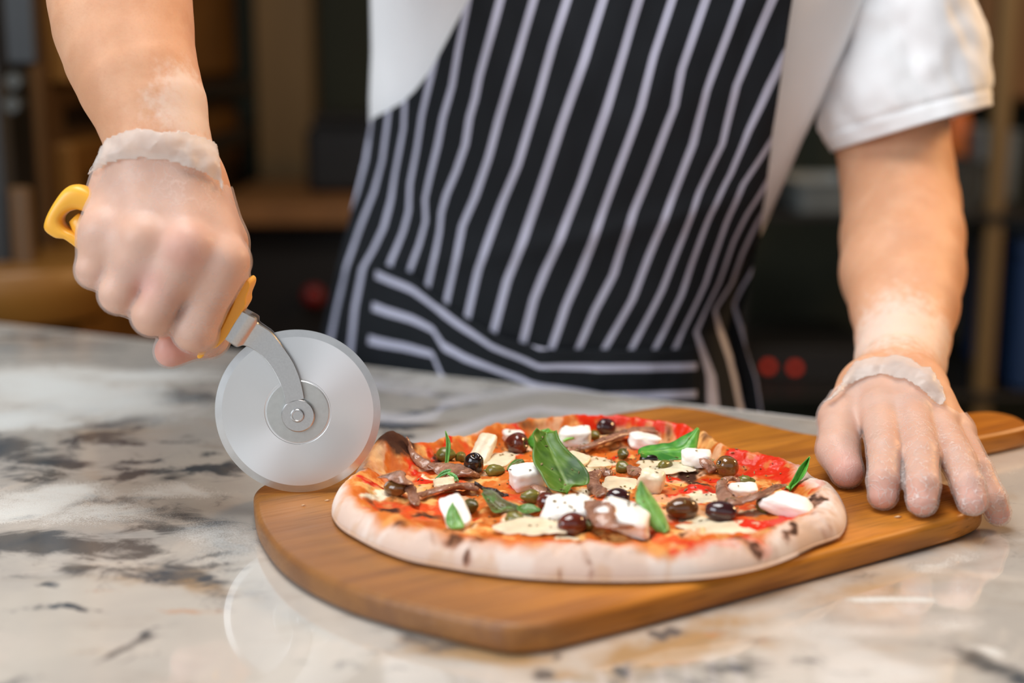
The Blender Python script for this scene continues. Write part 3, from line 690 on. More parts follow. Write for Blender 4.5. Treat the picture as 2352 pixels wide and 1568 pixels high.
# capers ------------------------------------------------------------------
MAT['caper'] = M('caper', S(112, 106, 44), .30, coat=.25, noise=(260, .35, (1, 1, 3)), bump=(220, .3, .0009))
MAT['caper_dark'] = M('caper_dark', S(84, 78, 30), .30, coat=.25, noise=(260, .35, (1, 1, 3)), bump=(220, .3, .0009))
def caper(label, px, py, l, r_, yaw=0, tilt=80, mat='caper'):
    V = OV.copy(); a = np.arctan2(V[:, 1], V[:, 0]); zz = V[:, 2]
    k = (1-.22*zz)*(1+.05*np.cos(4*a)*np.clip(zz, 0, 1)); V[:, 0] *= k; V[:, 1] *= k; V[:, 2] += .18*np.clip(zz, 0, 1)**6
    V = V*(1+.05*fbm(V, 1.6, 2, int(px*3))[:, None])*np.array([r_, r_, l])/1000
    R_ = rot(yaw)@rot(0, tilt); V = V@R_.T
    c, z = place(px, py, -V[:, 2].min()*.80); o = mesh('caper', V+c, OF, MAT[mat])
    tube_ = tube(np.array([[0, 0, -l*.92], [0, 0.1, -l*1.12], [0, .3, -l*1.25]])/1000, np.array([.0008, .0006, .0005]), 6)
    mesh('stalk', tube_[0]@R_.T+c, tube_[1], MAT[mat], o)
    return tag(o, label, 'caper', 'capers on the pizza')
caper('large olive green caper behind the upright sprout', 1024, 1044, 6.4, 4.9, 70, 84)
caper('small caper squeezed between the large caper and the dark hollow olive', 1058, 1049, 4.4, 3.6, 0, 60)
caper('grey green caper right of the dark hollow olive', 1137, 1080, 5.8, 3.8, 78, 86)
caper('round green caper below the large upright basil leaf', 1219, 1140, 5.6, 4.2, -70, 84)
caper('dark green caper right of the tilted mozzarella slab at left front', 1082, 1162, 4.9, 4.4, 40, 70, 'caper_dark')
caper('green caper at the front below the wilted basil leaves', 1183, 1191, 5.4, 4.2, 60, 80)
caper('dark caper pressed against the shiny front olive', 1350, 1206, 4.6, 3.6, 20, 70, 'caper_dark')
caper('green caper behind the tilted pinkish mozzarella cube', 1431, 1073, 4.8, 4.2, 40, 80)
caper('drop-shaped caper in front of the folded basil leaf', 1528, 1068, 5.4, 3.4, 130, 90)
caper('dim caper below the long anchovy at the back', 1432, 1042, 4.0, 3.6, 20, 80, 'caper_dark')
caper('small green caper behind the looped anchovy on the right', 1714, 1104, 4.6, 3.4, 70, 84)
caper('large green caper against the pointed mozzarella wedge', 1760, 1156, 6.2, 5.0, 120, 80)
caper('pale caper behind the white mozzarella block at the far back', 1367, 1000, 4.0, 3.6, 30, 80)
caper('tiny dark caper at the left end of the looped anchovy', 1655, 1121, 3.2, 2.6, 30, 80, 'caper_dark')

# anchovies ---------------------------------------------------------------
mm, N, L, b = node_mat('anchovy')
tc = N('ShaderNodeTexCoord'); c_ = mixc(mrange(nz(120, 5, .6), .35, .65), S(168, 122, 98), S(124, 84, 64))
c_ = mixc(mrange(nz(420, 3), .5, .75, 0, .6), c_, S(190, 152, 128)); L(c_, b.inputs['Base Color']); b.inputs['Roughness'].default_value = .26
b.inputs['Coat Weight'].default_value = .3
bp = N('ShaderNodeBump'); bp.inputs['Strength'].default_value = .5; bp.inputs['Distance'].default_value = .0008; L(nz(340, 4), bp.inputs['Height']); L(bp.outputs[0], b.inputs['Normal'])
MAT['anchovy'] = mm
def anchovy(label, pts_, wd, lifts, flat=.42, seed=0):
    P_ = []
    for (px, py), lf in zip(pts_, lifts): P_.append(place(px, py, lf/1000)[0])
    n = 44; path = smooth_path(P_, n); wds = np.interp(np.linspace(0, 1, n), np.linspace(0, 1, len(wd)), wd)*.000150
    wds = wds*(1+.12*fbm(path, 160, 2, seed)); wds[0] *= .45; wds[-1] *= .45; wds[1] *= .8; wds[-2] *= .8
    hh = hgt(path[:, 0], path[:, 1])+T+wds*flat*.55; path[:, 2] = np.maximum(path[:, 2], hh)
    t_ = frames(path); rings_ = []; m = 20; a = np.linspace(0, 2*np.pi, m, endpoint=False)
    for i in range(n):
        tw = math.radians(24)*math.sin(i*.13+seed)
        s_ = np.cross(t_[i], (0, 0, 1)); s_ /= np.linalg.norm(s_)+1e-9; u2 = np.cross(s_, t_[i])
        s2 = s_*math.cos(tw)+u2*math.sin(tw); u3 = -s_*math.sin(tw)+u2*math.cos(tw)
        k = 1+.10*np.cos(3*a+1)-.22*np.exp(-((a-np.pi/2)/.3)**2)      # groove along the fillet
        rings_.append(path[i]+wds[i]*(np.cos(a)*k)[:, None]*s2+wds[i]*flat*(np.sin(a)*k)[:, None]*u3)
    V, Fc = loft(rings_); V = np.asarray(V); V = V+.0006*np.stack([fbm(V, 220, 3, seed+1), fbm(V, 220, 3, seed+2), fbm(V, 220, 3, seed+3)], -1)
    return tag(mesh('anchovy_fillet', V, Fc, MAT['anchovy']), label, 'anchovy', 'anchovy fillets on the pizza')
anchovy('thin anchovy tail rising over the charred left crust bubble', [(934, 1002), (944, 1030), (958, 1052), (978, 1066), (1000, 1078)], [8, 16, 22, 24, 20], [7, 4, 3, 3, 2], .5, 1)
anchovy('thick anchovy fillet with herb flecks left of the dark hollow olive', [(982, 1068), (1016, 1075), (1055, 1082), (1098, 1090)], [26, 44, 46, 30], [3, 3, 4, 3], .4, 2)
anchovy('bent greyish anchovy at the far left draped over an olive', [(872, 1094), (902, 1090), (924, 1098), (938, 1116), (948, 1134), (956, 1162)], [18, 30, 34, 32, 26, 18], [6, 11, 12, 7, 4, 2], .3, 3)
anchovy('long anchovy lying across the left front above the tilted mozzarella slab', [(955, 1140), (985, 1131), (1016, 1122), (1054, 1116), (1100, 1118)], [12, 18, 24, 34, 30], [3, 3, 4, 5, 4], .5, 4)
anchovy('long brown anchovy fillet at the back below the dark purple olive', [(1306, 1036), (1330, 1029), (1359, 1023), (1417, 1001), (1472, 986), (1512, 992)], [18, 24, 30, 34, 26, 12], [3, 4, 5, 6, 7, 5], .5, 5)
anchovy('short anchovy curl right of the large upright basil leaf', [(1371, 1080), (1364, 1098), (1366, 1116), (1385, 1138)], [22, 30, 30, 24], [7, 5, 4, 2], .4, 6)
anchovy('tiny anchovy end pointing from the short curl to the caper', [(1374, 1082), (1390, 1084), (1404, 1090)], [20, 24, 18], [4, 4, 3], .5, 7)
anchovy('small anchovy bit left of the tilted pinkish mozzarella cube', [(1446, 1072), (1458, 1082), (1472, 1094)], [20, 26, 20], [4, 4, 3], .5, 8)
anchovy('broad shiny anchovy draped between the two front mozzarella slabs', [(1356, 1150), (1376, 1168), (1398, 1190), (1424, 1206), (1452, 1213)], [26, 46, 56, 52, 34], [13, 13, 10, 7, 4], .26, 9)
anchovy('looped anchovy hanging over the white pieces at the right', [(1655, 1100), (1658, 1124), (1672, 1146), (1702, 1150), (1743, 1137), (1784, 1119), (1804, 1114)], [12, 24, 36, 36, 34, 30, 16], [6, 8, 8, 8, 9, 7, 5], .36, 10)
anchovy('upper thin arm of the looped anchovy beside the small caper', [(1655, 1108), (1678, 1099), (1702, 1104)], [14, 20, 16], [4, 4, 3], .5, 11)
anchovy('ragged anchovy piece left of the round glossy olive', [(1612, 1046), (1624, 1062), (1640, 1082)], [18, 34, 20], [5, 5, 2], .5, 12)
anchovy('brown anchovy scrap under the bottom edge of the upright basil leaf', [(1226, 1116), (1244, 1126), (1264, 1136)], [20, 26, 18], [3, 3, 3], .5, 13)

# basil --------------------------------------------------------------------
leaf('large olive green basil leaf standing upright in the centre of the pizza',
     z5([(1170, 1015), (980, 970), (900, 860), (840, 740), (762, 620), (742, 500), (768, 370), (745, 260), (800, 190)]),
     z5([(1200, 1010), (1270, 915), (1430, 900), (1475, 830), (1440, 700), (1320, 560), (1180, 440), (1085, 320), (1050, 225)]),
     (1290, 1142), 46, MAT['basil_fresh'], curl=.004, bend=.012, lift=.001)
leaf('bright green basil leaf curling behind the large upright one',
     z5([(760, 400), (700, 330), (690, 245), (800, 155), (940, 128)]), z5([(1160, 440), (1130, 340), (1100, 250), (1050, 170), (960, 130)]),
     (1255, 1035), 60, MAT['basil_bright'], curl=-.004, lift=.002, stem=[(1294, 1013, 0), (1304, 1008, 0), (1318, 1005, 0)])
leaf('folded basil leaf with pointed tip on the mozzarella at the back right',
     z6([(610, 560), (612, 470), (700, 410), (850, 380), (1000, 372), (1150, 300), (1290, 250)]), z6([(630, 575), (720, 580), (880, 600), (1080, 590), (1290, 545), (1310, 450), (1342, 268)]),
     (1500, 1062), 34, MAT['basil_bright'], curl=-.003, bend=.014, lift=.007)
leaf('pale green pointed basil leaf leaning at the front between slab and olive',
     z6([(920, 1485), (830, 1460), (700, 1330), (600, 1150), (580, 1010), (630, 860)]), z6([(950, 1470), (985, 1420), (930, 1270), (840, 1110), (730, 960), (645, 856)]),
     (1524, 1222), 58, MAT['basil_pale'], curl=-.002, lift=.002, bend=.004)
leaf('slim bright basil leaf at the right rim of the pizza',
     z7([(1135, 830), (1130, 780), (1180, 700), (1250, 580), (1360, 460)]), z7([(1160, 820), (1210, 770), (1290, 690), (1335, 600), (1366, 465)]),
     (1812, 1126), 40, MAT['basil_bright'], curl=.003, lift=.001, stem=[(1814, 1124, 0), (1808, 1118, 0), (1803, 1113, 0)])
leaf('wilted dark basil leaf at the left front beside the burnt one',
     z5([(560, 1200), (420, 1225), (260, 1245), (180, 1150), (90, 1000)]), z5([(560, 1140), (480, 1110), (380, 1070), (250, 980), (110, 945)]),
     (1150, 1182), 26, MAT['basil_dark'], curl=.002, lift=.001)
leaf('wilted brownish basil leaf lying above the front green caper',
     z5([(545, 1150), (650, 1120), (750, 1130), (850, 1200)]), z5([(545, 1195), (620, 1230), (720, 1232), (845, 1210)]),
     (1210, 1181), 20, MAT['basil_dark'], curl=.001, lift=.0012)
leaf('black burnt basil leaf with ragged edge above the wilted green one',
     z5([(0, 785), (120, 850), (250, 905), (360, 940), (440, 975)]), z5([(0, 835), (110, 890), (210, 950), (320, 1025), (435, 1025)]),
     (1130, 1140), 40, MAT['basil_burnt'], curl=-.002, lift=.002, wav=.003)
leaf('upright narrow green sprout blade in front of the large caper',
     z4([(1170, 680), (1195, 520), (1210, 280), (1195, 60)]), z4([(1205, 660), (1250, 480), (1272, 250), (1200, 62)]),
     (1022, 1086), 70, MAT['basil_pale'], curl=.001, lift=.001)
leaf('small light green leaflet at the foot of the narrow sprout',
     z4([(1040, 775), (1130, 680), (1220, 640), (1290, 640)]), z4([(1050, 780), (1160, 730), (1230, 700), (1290, 665)]),
     (1020, 1098), 40, MAT['basil_bright'], lift=.002)
leaf('drooping light green leaflet pointing to the long front anchovy',
     z4([(1225, 690), (1300, 690), (1370, 740), (1400, 810)]), z4([(1225, 720), (1280, 760), (1330, 815), (1380, 822)]),
     (1044, 1106), 40, MAT['basil_bright'], lift=.002)
leaf('small basil tip lying on the tilted mozzarella slab at left front',
     z4([(1290, 1515), (1205, 1420), (1225, 1260), (1300, 1130)]), z4([(1330, 1515), (1475, 1490), (1410, 1310), (1305, 1130)]),
     (1040, 1212), 36, MAT['basil_pale'], lift=.006, curl=-.001)
leaf('little curled basil leaf left of the upright one, behind the white cube',
     z5([(410, 660), (440, 590), (520, 510), (600, 510)]), z5([(430, 670), (540, 620), (640, 585), (650, 560)]),
     (1180, 1080), 40, MAT['basil_dark'], lift=.002, curl=-.002)

# dried oregano: too many and too small to count ------------------------------
MAT['oregano'] = M('oregano', S(128, 112, 70), .7, noise=(300, .5, (1, 1, 1)))
V = []; Fc = []; cnt = 0
oreg = random.Random(3)
from mathutils.bvhtree import BVHTree
bv, bf_ = [], []
for o in COL.objects:
    if o.type == 'MESH' and o.name.split('.')[0] in ('pizza', 'mozzarella_chunk', 'olive', 'caper', 'anchovy_fillet', 'basil_leaf'):
        k = len(bv); lo_ = Vector(wloc(o)); bv += [v.co+lo_ for v in o.data.vertices]; bf_ += [[i+k for i in p.vertices] for p in o.data.polygons]
bvh = BVHTree.FromPolygons(bv, bf_)
while cnt < 420:
    px, py = oreg.uniform(880, 1830), oreg.uniform(990, 1230)
    if ((px-1370)/460)**2+((py-1110)/115)**2 > 1: continue
    if oreg.random() > math.exp(-((px-1400)/360)**2): continue
    c0 = place(px, py)[0]; hit = bvh.ray_cast(Vector((c0[0], c0[1], T+.2)), Vector((0, 0, -1)))[0]
    if hit is None: continue
    c = np.array(hit)+np.array([0, 0, .0005]); L_ = oreg.uniform(.0008, .0021); W_ = oreg.uniform(.0004, .0008)
    R_ = rot(oreg.uniform(0, 360), oreg.uniform(-30, 30), oreg.uniform(-30, 30))
    q = np.array([(-L_, 0, 0), (0, -W_, .0002), (L_, 0, 0), (0, W_, .0002), (0, 0, .0005), (0, 0, -.0003)])@R_.T+c
    k = len(V); V += list(q); Fc += [(k+a, k+b2, k+4) for a, b2 in ((0, 1), (1, 2), (2, 3), (3, 0))]+[(k+b2, k+a, k+5) for a, b2 in ((0, 1), (1, 2), (2, 3), (3, 0))]; cnt += 1
tag(mesh('oregano_flakes', V, Fc, MAT['oregano'], smooth=False), 'dried oregano flakes sprinkled over the pizza toppings', 'herbs', kind='stuff')
# crumbs on the board
MAT['crumb'] = M('bread_crumb', S(226, 190, 150), .8, noise=(400, .2, (1, 1, 1)))
for (px, py, lab, L_) in ((752, 1149, 'tiny pale crumb on the board just left of the crust', .0014), (697, 1160, 'tiny pale crumb on the board under the cutter wheel', .0012), (2063, 1187, 'pale crumb on the board below the middle fingertip', .0019)):
    c = PZ(px, py, BT+.0006); q = np.array([(-2.2, 0, 0), (-.4, -.6, .3), (2.1, .2, .1), (.3, .7, 0), (0, 0, .7), (.2, 0, -.5)])*L_/1.5
    tag(mesh('crumb', q+c, [(0, 1, 4), (1, 2, 4), (2, 3, 4), (3, 0, 4), (1, 0, 5), (2, 1, 5), (3, 2, 5), (0, 3, 5)], MAT['crumb']), lab, 'crumb', 'crumbs on the board')
# ================================================================== pizza cutter
MAT['steel'] = M('brushed_steel', (.58, .58, .58), .33, metal=1, noise=(900, .05, (1, 1, 1)))
mm, N, L, b = node_mat('spun_steel')           # lathe-turned disc: radial tangent
b.inputs['Base Color'].default_value = (.80, .81, .82, 1); b.inputs['Metallic'].default_value = 1; b.inputs['Roughness'].default_value = .34; b.inputs['Anisotropic'].default_value = .7
tg = N('ShaderNodeTangent'); tg.direction_type = 'RADIAL'; tg.axis = 'Y'; L(tg.outputs[0], b.inputs['Tangent'])
tc = N('ShaderNodeTexCoord'); sx = N('ShaderNodeSeparateXYZ'); L(tc.outputs['Object'], sx.inputs[0])
b.inputs['Roughness'].default_value = .36
MAT['spun'] = mm
MAT['ground_edge'] = M('ground_steel_edge', (.62, .62, .62), .34, metal=1, noise=(60, .10, (1, 1, 1)))
MAT['yellow'] = M('yellow_plastic', S(243, 178, 58), .36, noise=(30, .03, (1, 1, 1)), sss=.15, sssr=(1, .6, .2))
WR = .0500
cont = PZ(688, 1130, BT+.0008); tiltw = math.radians(4.0)
wn = np.array([0.03, -math.cos(tiltw), math.sin(tiltw)]); wn /= np.linalg.norm(wn)      # disc normal, towards the camera
wup = np.array([0, math.sin(tiltw), math.cos(tiltw)]); wup -= wn*np.dot(wup, wn); wup /= np.linalg.norm(wup); wrt = np.cross(wup, wn)*-1
if wrt[0] < 0: wrt = -wrt
WC = cont+wup*WR
def WPt(px, py, off):           # pixel onto the plane parallel to the disc, `off` in front of it
    d = ray(px, py); p0 = WC+wn*off; return CAMP+d*(np.dot(p0-CAMP, wn)/np.dot(d, wn))
cut = empty('pizza_cutter', cont, 'steel pizza cutter wheel with yellow plastic handle gripped in the fist', 'pizza cutter')
m = 160; a = np.linspace(0, 2*np.pi, m, endpoint=False)
def ringp(r_, off): return WC+wn*off+r_*(np.cos(a)[:, None]*wrt+np.sin(a)[:, None]*wup)
def lathe(prof, caps=True): return loft([ringp(r_, o_) for r_, o_ in prof], caps=caps)
# disc is modelled with its object axes on the lathe axis so the tangent is radial
def disc(name, prof, mat, parent, caps=True):
    V, Fc = lathe(prof, caps); o = mesh(name, V, Fc, mat, parent, origin=WC, sharp=25)
    M3 = Matrix((Vector(wrt), Vector(-wn), Vector(wup))).transposed()      # local x, y, z
    Mi = np.array(M3.inverted()); co = np.empty(len(o.data.vertices)*3, np.float32); o.data.vertices.foreach_get('co', co)
    o.data.vertices.foreach_set('co', (co.reshape(-1, 3)@Mi.T).astype(np.float32).ravel()); o.rotation_euler = M3.to_euler() if parent is cut else (0, 0, 0); o.data.update(); return o
bl = disc('blade', [(.0001, -.0008), (.0457, -.0008), (.0457, .0008), (.0202, .0008), (.0199, .0006), (.0192, .0006), (.0189, .0009), (.0150, .0009), (.0001, .0009)], MAT['spun'], cut)
disc('hub_disc', [(.0188, .0008), (.0186, .0014), (.0001, .0014)], M('matte_steel', (.55, .57, .56), .5, metal=1, noise=(300, .04, (1, 1, 1))), bl, False)
disc('cutting_edge', [(.0455, -.0008), (WR, -.0001), (WR, .0001), (.0455, .0008)], MAT['ground_edge'], bl, False)
# fork arm: flat curved plate on either side of the disc
zz2 = lambda l: [(x/2.904+440, y/2.904+620) for x, y in l]
rightc = zz2([(352, 262), (400, 288), (442, 312), (450, 345), (500, 380), (545, 415), (620, 510), (680, 600), (720, 690), (745, 780), (758, 850)])
leftc = zz2([(236, 452), (275, 480), (310, 505), (350, 497), (385, 508), (412, 522), (470, 562), (530, 632), (582, 722), (616, 812), (628, 885)])
steps = [.0060, .0058, .0044, .0030, .0024, .0022, .0020, .0020, .0020, .0020, .0020]
def arm_plate(sgn):
    n = 60; A_ = smooth_path(rightc, n); B_ = smooth_path(leftc, n); st = np.interp(np.linspace(0, 1, n), np.linspace(0, 1, len(steps)), steps)
    rings_ = []
    for i in range(n):
        p, q = WPt(*A_[i], 0), WPt(*B_[i], 0); c_ = wn*st[i]*sgn; th_ = wn*.0016*sgn; e = (q-p)*.035
        rings_.append([p+c_, p+c_+th_*.6, p+e+c_+th_, q-e+c_+th_, q+c_+th_*.6, q+c_])
    V1, F1 = loft(rings_)
    eye = WPt(686, 952, 0); R_ = .0101; aa = np.linspace(0, 2*np.pi, 40, endpoint=False)
    rr2 = []
    for (r_, o_) in ((R_, .0020), (R_, .0031), (R_-.0006, .0036), (.0001, .0036)):
        rr2.append(eye+wn*o_*sgn+r_*(np.cos(aa)[:, None]*wrt+np.sin(aa)[:, None]*wup))
    V2, F2 = loft(rr2); mb = MB(); mb.add(V1, F1); mb.add(V2, F2); return mb
f1 = arm_plate(1).build('fork_arm', MAT['steel'], cut, sharp=24)
arm_plate(-1).build('fork_arm', MAT['steel'], cut, sharp=24)
eye = WPt(685, 951, 0); aa = np.linspace(0, 2*np.pi, 28, endpoint=False); rr2 = []
for (r_, o_) in ((.0042, .0030), (.0042, .0048), (.0037, .0054), (.0030, .0055), (.0028, .0053), (.0001, .0053)):
    rr2.append(eye+wn*o_+r_*(np.cos(aa)[:, None]*wrt+np.sin(aa)[:, None]*wup))
V, Fc = loft(rr2); mesh('rivet', V, Fc, MAT['steel'], cut, sharp=40)
# ferrule block where both plates enter the handle
p_ = [WPt(*q, 0) for q in zz2([(352, 262), (400, 288), (275, 480), (236, 452)])]
V, Fc = prism([q-wn*.0058 for q in p_], wn*.0130); fr = MB().add(V, Fc).build('ferrule', MAT['steel'], cut); bevel(fr, .0006)
# handle: body through the fist, flared guard, hanging loop
HY = float(WC[1])+.004
def HP(px, py, dy=0): return PY(px, py, HY+dy)
hp = [HP(170, 500), HP(215, 545), HP(270, 580), HP(340, 625), HP(420, 672), HP(490, 715), HP(520, 733), HP(532, 742)]
n = 40; path = smooth_path(hp, n); rad = np.interp(np.linspace(0, 1, n), [0, .1, .2, .5, .8, .9, 1], [.004, .009, .011, .0125, .012, .013, .0125])
V, Fc = tube(path, rad, 20, .8, up=(0, 1, 0)); hd = mesh('handle', V, Fc, MAT['yellow'], cut)
gd = zz2([(372, 62), (392, 52), (410, 70), (408, 102), (384, 165), (382, 212), (352, 266), (300, 345), (250, 432), (190, 492), (130, 512), (92, 562), (62, 556), (90, 500), (200, 400), (280, 250), (330, 130)])
gp = smooth_path([*gd, gd[0]], 70)[:-1]; gw = np.array([HP(*q) for q in gp])
V, Fc = prism(gw-np.array([0, .011, 0]), (0, .022, 0)); g = MB().add(V, Fc).build('finger_guard', MAT['yellow'], cut, sharp=60); bevel(g, .003, 3, 40)
# hanging loop: thick ring with an oval hole
outp = smooth_path([(252, 505), (225, 450), (199, 428), (175, 423), (150, 433), (123, 471), (107, 505), (106, 527), (131, 545), (150, 547), (171, 561), (200, 582), (240, 580), (262, 545), (252, 505)], 64)[:-1]
inp = smooth_path([(236, 505), (215, 492), (195, 485), (178, 481), (160, 486), (149, 497), (147, 509), (157, 522), (175, 532), (195, 542), (222, 548), (238, 530), (236, 505)], 64)[:-1]
def resamp(p, k, c0):
    an = np.arctan2(p[:, 1]-c0[1], p[:, 0]-c0[0]); o2 = np.argsort(an); an, p = an[o2], p[o2]; q = np.linspace(-np.pi, np.pi, k, endpoint=False)
    return np.stack([np.interp(q, np.r_[an-2*np.pi, an, an+2*np.pi], np.r_[p[:, d], p[:, d], p[:, d]]) for d in (0, 1)], -1)
c0 = (190, 512); po, pi_ = resamp(outp, 72, c0), resamp(inp, 72, c0); wi = []
for i in range(72):
    o3, i3 = HP(*po[i]), HP(*pi_[i]); cen3 = (o3+i3)/2; hw = (o3-i3)/2; dp = np.array([0, .0075, 0]); ring_ = []
    for k in range(14):
        t3 = 2*math.pi*k/14; ce_, se_ = math.cos(t3), math.sin(t3)
        ring_.append(cen3+hw*np.sign(ce_)*abs(ce_)**.7+dp*np.sign(se_)*abs(se_)**.7)
    wi.append(ring_)
wi = np.array(wi); V = wi.reshape(-1, 3); mesh('hanging_loop', V, grid_faces(72, 14, wrapm=True, wrapn=True), MAT['yellow'], cut)
# ================================================================== the cook
# --- signed distance sculpting on a grid, meshed with surface nets
class SDF:
    def __init__(s, lo, hi, h):
        s.lo = np.array(lo, float); s.h = h; s.n = np.ceil((np.array(hi)-s.lo)/h).astype(int)+1
        s.ax = [s.lo[k]+h*np.arange(s.n[k]) for k in range(3)]
        s.f = np.full(s.n, .03, np.float32)
    def _win(s, a, b_, pad_):
        lo = np.minimum(a, b_)-pad_; hi = np.maximum(a, b_)+pad_
        i0 = np.clip(((lo-s.lo)/s.h).astype(int), 0, s.n-1); i1 = np.clip(((hi-s.lo)/s.h).astype(int)+2, 1, s.n)
        return i0, i1
    def cone(s, a, b_, r1, r2, k=.008, squash=None):
        a = np.asarray(a, float); b_ = np.asarray(b_, float)
        i0, i1 = s._win(a, b_, max(r1, r2)*1.5+.022+k)
        if np.any(i1 <= i0): return s
        x = s.ax[0][i0[0]:i1[0]][:, None, None].astype(np.float32); y = s.ax[1][i0[1]:i1[1]][None, :, None].astype(np.float32); z = s.ax[2][i0[2]:i1[2]][None, None, :].astype(np.float32)
        d = b_-a; dd = max(float(d@d), 1e-12)
        t_ = np.clip(((x-a[0])*d[0]+(y-a[1])*d[1]+(z-a[2])*d[2])/dd, 0, 1)
        q = [x-(a[0]+t_*d[0]), y-(a[1]+t_*d[1]), z-(a[2]+t_*d[2])]
        if squash is not None:                  # flatten along a direction: (unit vector, factor<1 means thicker that way)
            sv, sf = squash; c_ = q[0]*sv[0]+q[1]*sv[1]+q[2]*sv[2]; q = [q[i]+sv[i]*c_*(sf-1) for i in range(3)]
        v = np.sqrt(q[0]**2+q[1]**2+q[2]**2)-(r1+(r2-r1)*t_)
        sl = tuple(slice(i0[i], i1[i]) for i in range(3)); f = s.f[sl]
        hh = np.clip(.5+.5*(f-v)/k, 0, 1); s.f[sl] = f*(1-hh)+v*hh-k*hh*(1-hh); return s
    def chain(s, pts_, k=.008, squash=None):
        for (a, r1), (b_, r2) in zip(pts_[:-1], pts_[1:]): s.cone(a, b_, r1, r2, k, squash)
        return s
    def merge(s, other, k):
        hh = np.clip(.5+.5*(s.f-other.f)/k, 0, 1); s.f = s.f*(1-hh)+other.f*hh-k*hh*(1-hh); return s
    def carve(s, c, r_, k=.004):
        c = np.asarray(c, float); i0, i1 = s._win(c, c, r_+.01)
        x = s.ax[0][i0[0]:i1[0]][:, None, None]; y = s.ax[1][i0[1]:i1[1]][None, :, None]; z = s.ax[2][i0[2]:i1[2]][None, None, :]
        v = (r_-np.sqrt((x-c[0])**2+(y-c[1])**2+(z-c[2])**2)).astype(np.float32)
        sl = tuple(slice(i0[i], i1[i]) for i in range(3)); f = s.f[sl]; hh = np.clip(.5-.5*(f-v)/k, 0, 1)
        s.f[sl] = f*(1-hh)+v*hh+k*hh*(1-hh); return s
def nets(f, lo, h):
    ins = f < 0; n = f.shape
    cnt = np.zeros(tuple(k-1 for k in n), np.int8)
    for dx in (0, 1):
        for dy in (0, 1):
            for dz in (0, 1): cnt += ins[dx:n[0]-1+dx, dy:n[1]-1+dy, dz:n[2]-1+dz]
    act = (cnt > 0) & (cnt < 8); idx = np.full(act.shape, -1, np.int64); I = np.argwhere(act); idx[act] = np.arange(len(I))
    acc = np.zeros((len(I), 3)); num = np.zeros(len(I))
    crn = [(dx, dy, dz) for dx in (0, 1) for dy in (0, 1) for dz in (0, 1)]
    val = {c: f[I[:, 0]+c[0], I[:, 1]+c[1], I[:, 2]+c[2]].astype(float) for c in crn}
    for c in crn:
        for ax in range(3):
            if c[ax] == 0:
                d = list(c); d[ax] = 1; d = tuple(d); a, b_ = val[c], val[d]; x = (a < 0) != (b_ < 0)
                t_ = np.where(x, a/(np.where(x, a-b_, 1)), 0); p = np.tile(np.array(c, float), (len(I), 1)); p[:, ax] += t_
                acc += np.where(x[:, None], p, 0); num += x
    V = (I+acc/num[:, None])*h+lo
    Q = []
    for ax in range(3):
        sl0 = [slice(1, -1)]*3; sl0[ax] = slice(0, n[ax]-1); sl1 = list(sl0); sl1[ax] = slice(1, n[ax])
        a, b_ = ins[tuple(sl0)], ins[tuple(sl1)]; E = np.argwhere(a != b_); flip = a[a != b_]
        off = np.array([1, 1, 1]); off[ax] = 0; E = E+off
        u1, u2 = [k for k in range(3) if k != ax]; c = []
        for (p, q) in ((0, 0), (1, 0), (1, 1), (0, 1)):
            e = E.copy(); e[:, u1] -= p; e[:, u2] -= q; c.append(idx[e[:, 0], e[:, 1], e[:, 2]])
        q = np.stack(c, -1); q = np.where(flip[:, None] == (ax != 1), q, q[:, ::-1]); Q.append(q)
    return V, np.vstack(Q)
def relax(V, Fq, it=2, lam=.5):
    e = np.vstack([Fq[:, [0, 1]], Fq[:, [1, 2]], Fq[:, [2, 3]], Fq[:, [3, 0]]]); n = len(V)
    for _ in range(it):
        s_ = np.zeros_like(V); c = np.zeros(n)
        for a, b_ in ((0, 1), (1, 0)):
            for d in range(3): s_[:, d] += np.bincount(e[:, a], V[e[:, b_], d], n)
            c += np.bincount(e[:, a], minlength=n)
        V = V+lam*(s_/np.maximum(c, 1)[:, None]-V)
    return V
def NY(px, py, Y, rpx): return (PY(px, py, Y), rpx/F*tY(py, Y))
def NZ(px, py, z, r): return (PZ(px, py, z), r)

# ---------------- right hand: fist round the cutter handle (image left) and forearm
def box_of(nodes, pad_=.075):
    P_ = np.array([q[0] for q in nodes]); return P_.min(0)-pad_, P_.max(0)+pad_
r_arm = [NY(368, 352, .856, 112), NY(362, 320, .860, 117), NY(345, 250, .868, 127), NY(318, 185, .876, 137), NY(298, 125, .886, 146), NY(284, 60, .897, 156), NY(276, 0, .908, 159), NY(264, -110, .93, 165), NY(262, -240, .96, 160), NY(330, -330, 1.0, 165), NY(560, -430, 1.09, 180), NY(860, -520, 1.19, 210)]
HYf = HY
wr = NY(368, 350, .856, 96)
mc = {'index': NY(518, 600, .8235, 47), 'middle': NY(432, 566, .8150, 48), 'ring': NY(335, 549, .8175, 47), 'pinky': NY(243, 533, .828, 47)}
pip = {'index': NY(446, 757, .819, 49), 'middle': NY(350, 724, .811, 46), 'ring': NY(273, 675, .814, 44), 'pinky': NY(217, 620, .822, 41)}
dip = {'index': NY(478, 772, .862, 48), 'middle': NY(392, 728, .858, 48), 'ring': NY(318, 686, .858, 46), 'pinky': NY(262, 640, .858, 42)}
tipf = {'index': NY(505, 712, .872, 40), 'middle': NY(432, 668, .870, 40), 'ring': NY(360, 624, .870, 40), 'pinky': NY(300, 590, .868, 36)}
lo, hi = box_of([*r_arm, *pip.values()], .08)
A = SDF(lo, hi, .0016)
A.chain(r_arm, .004)
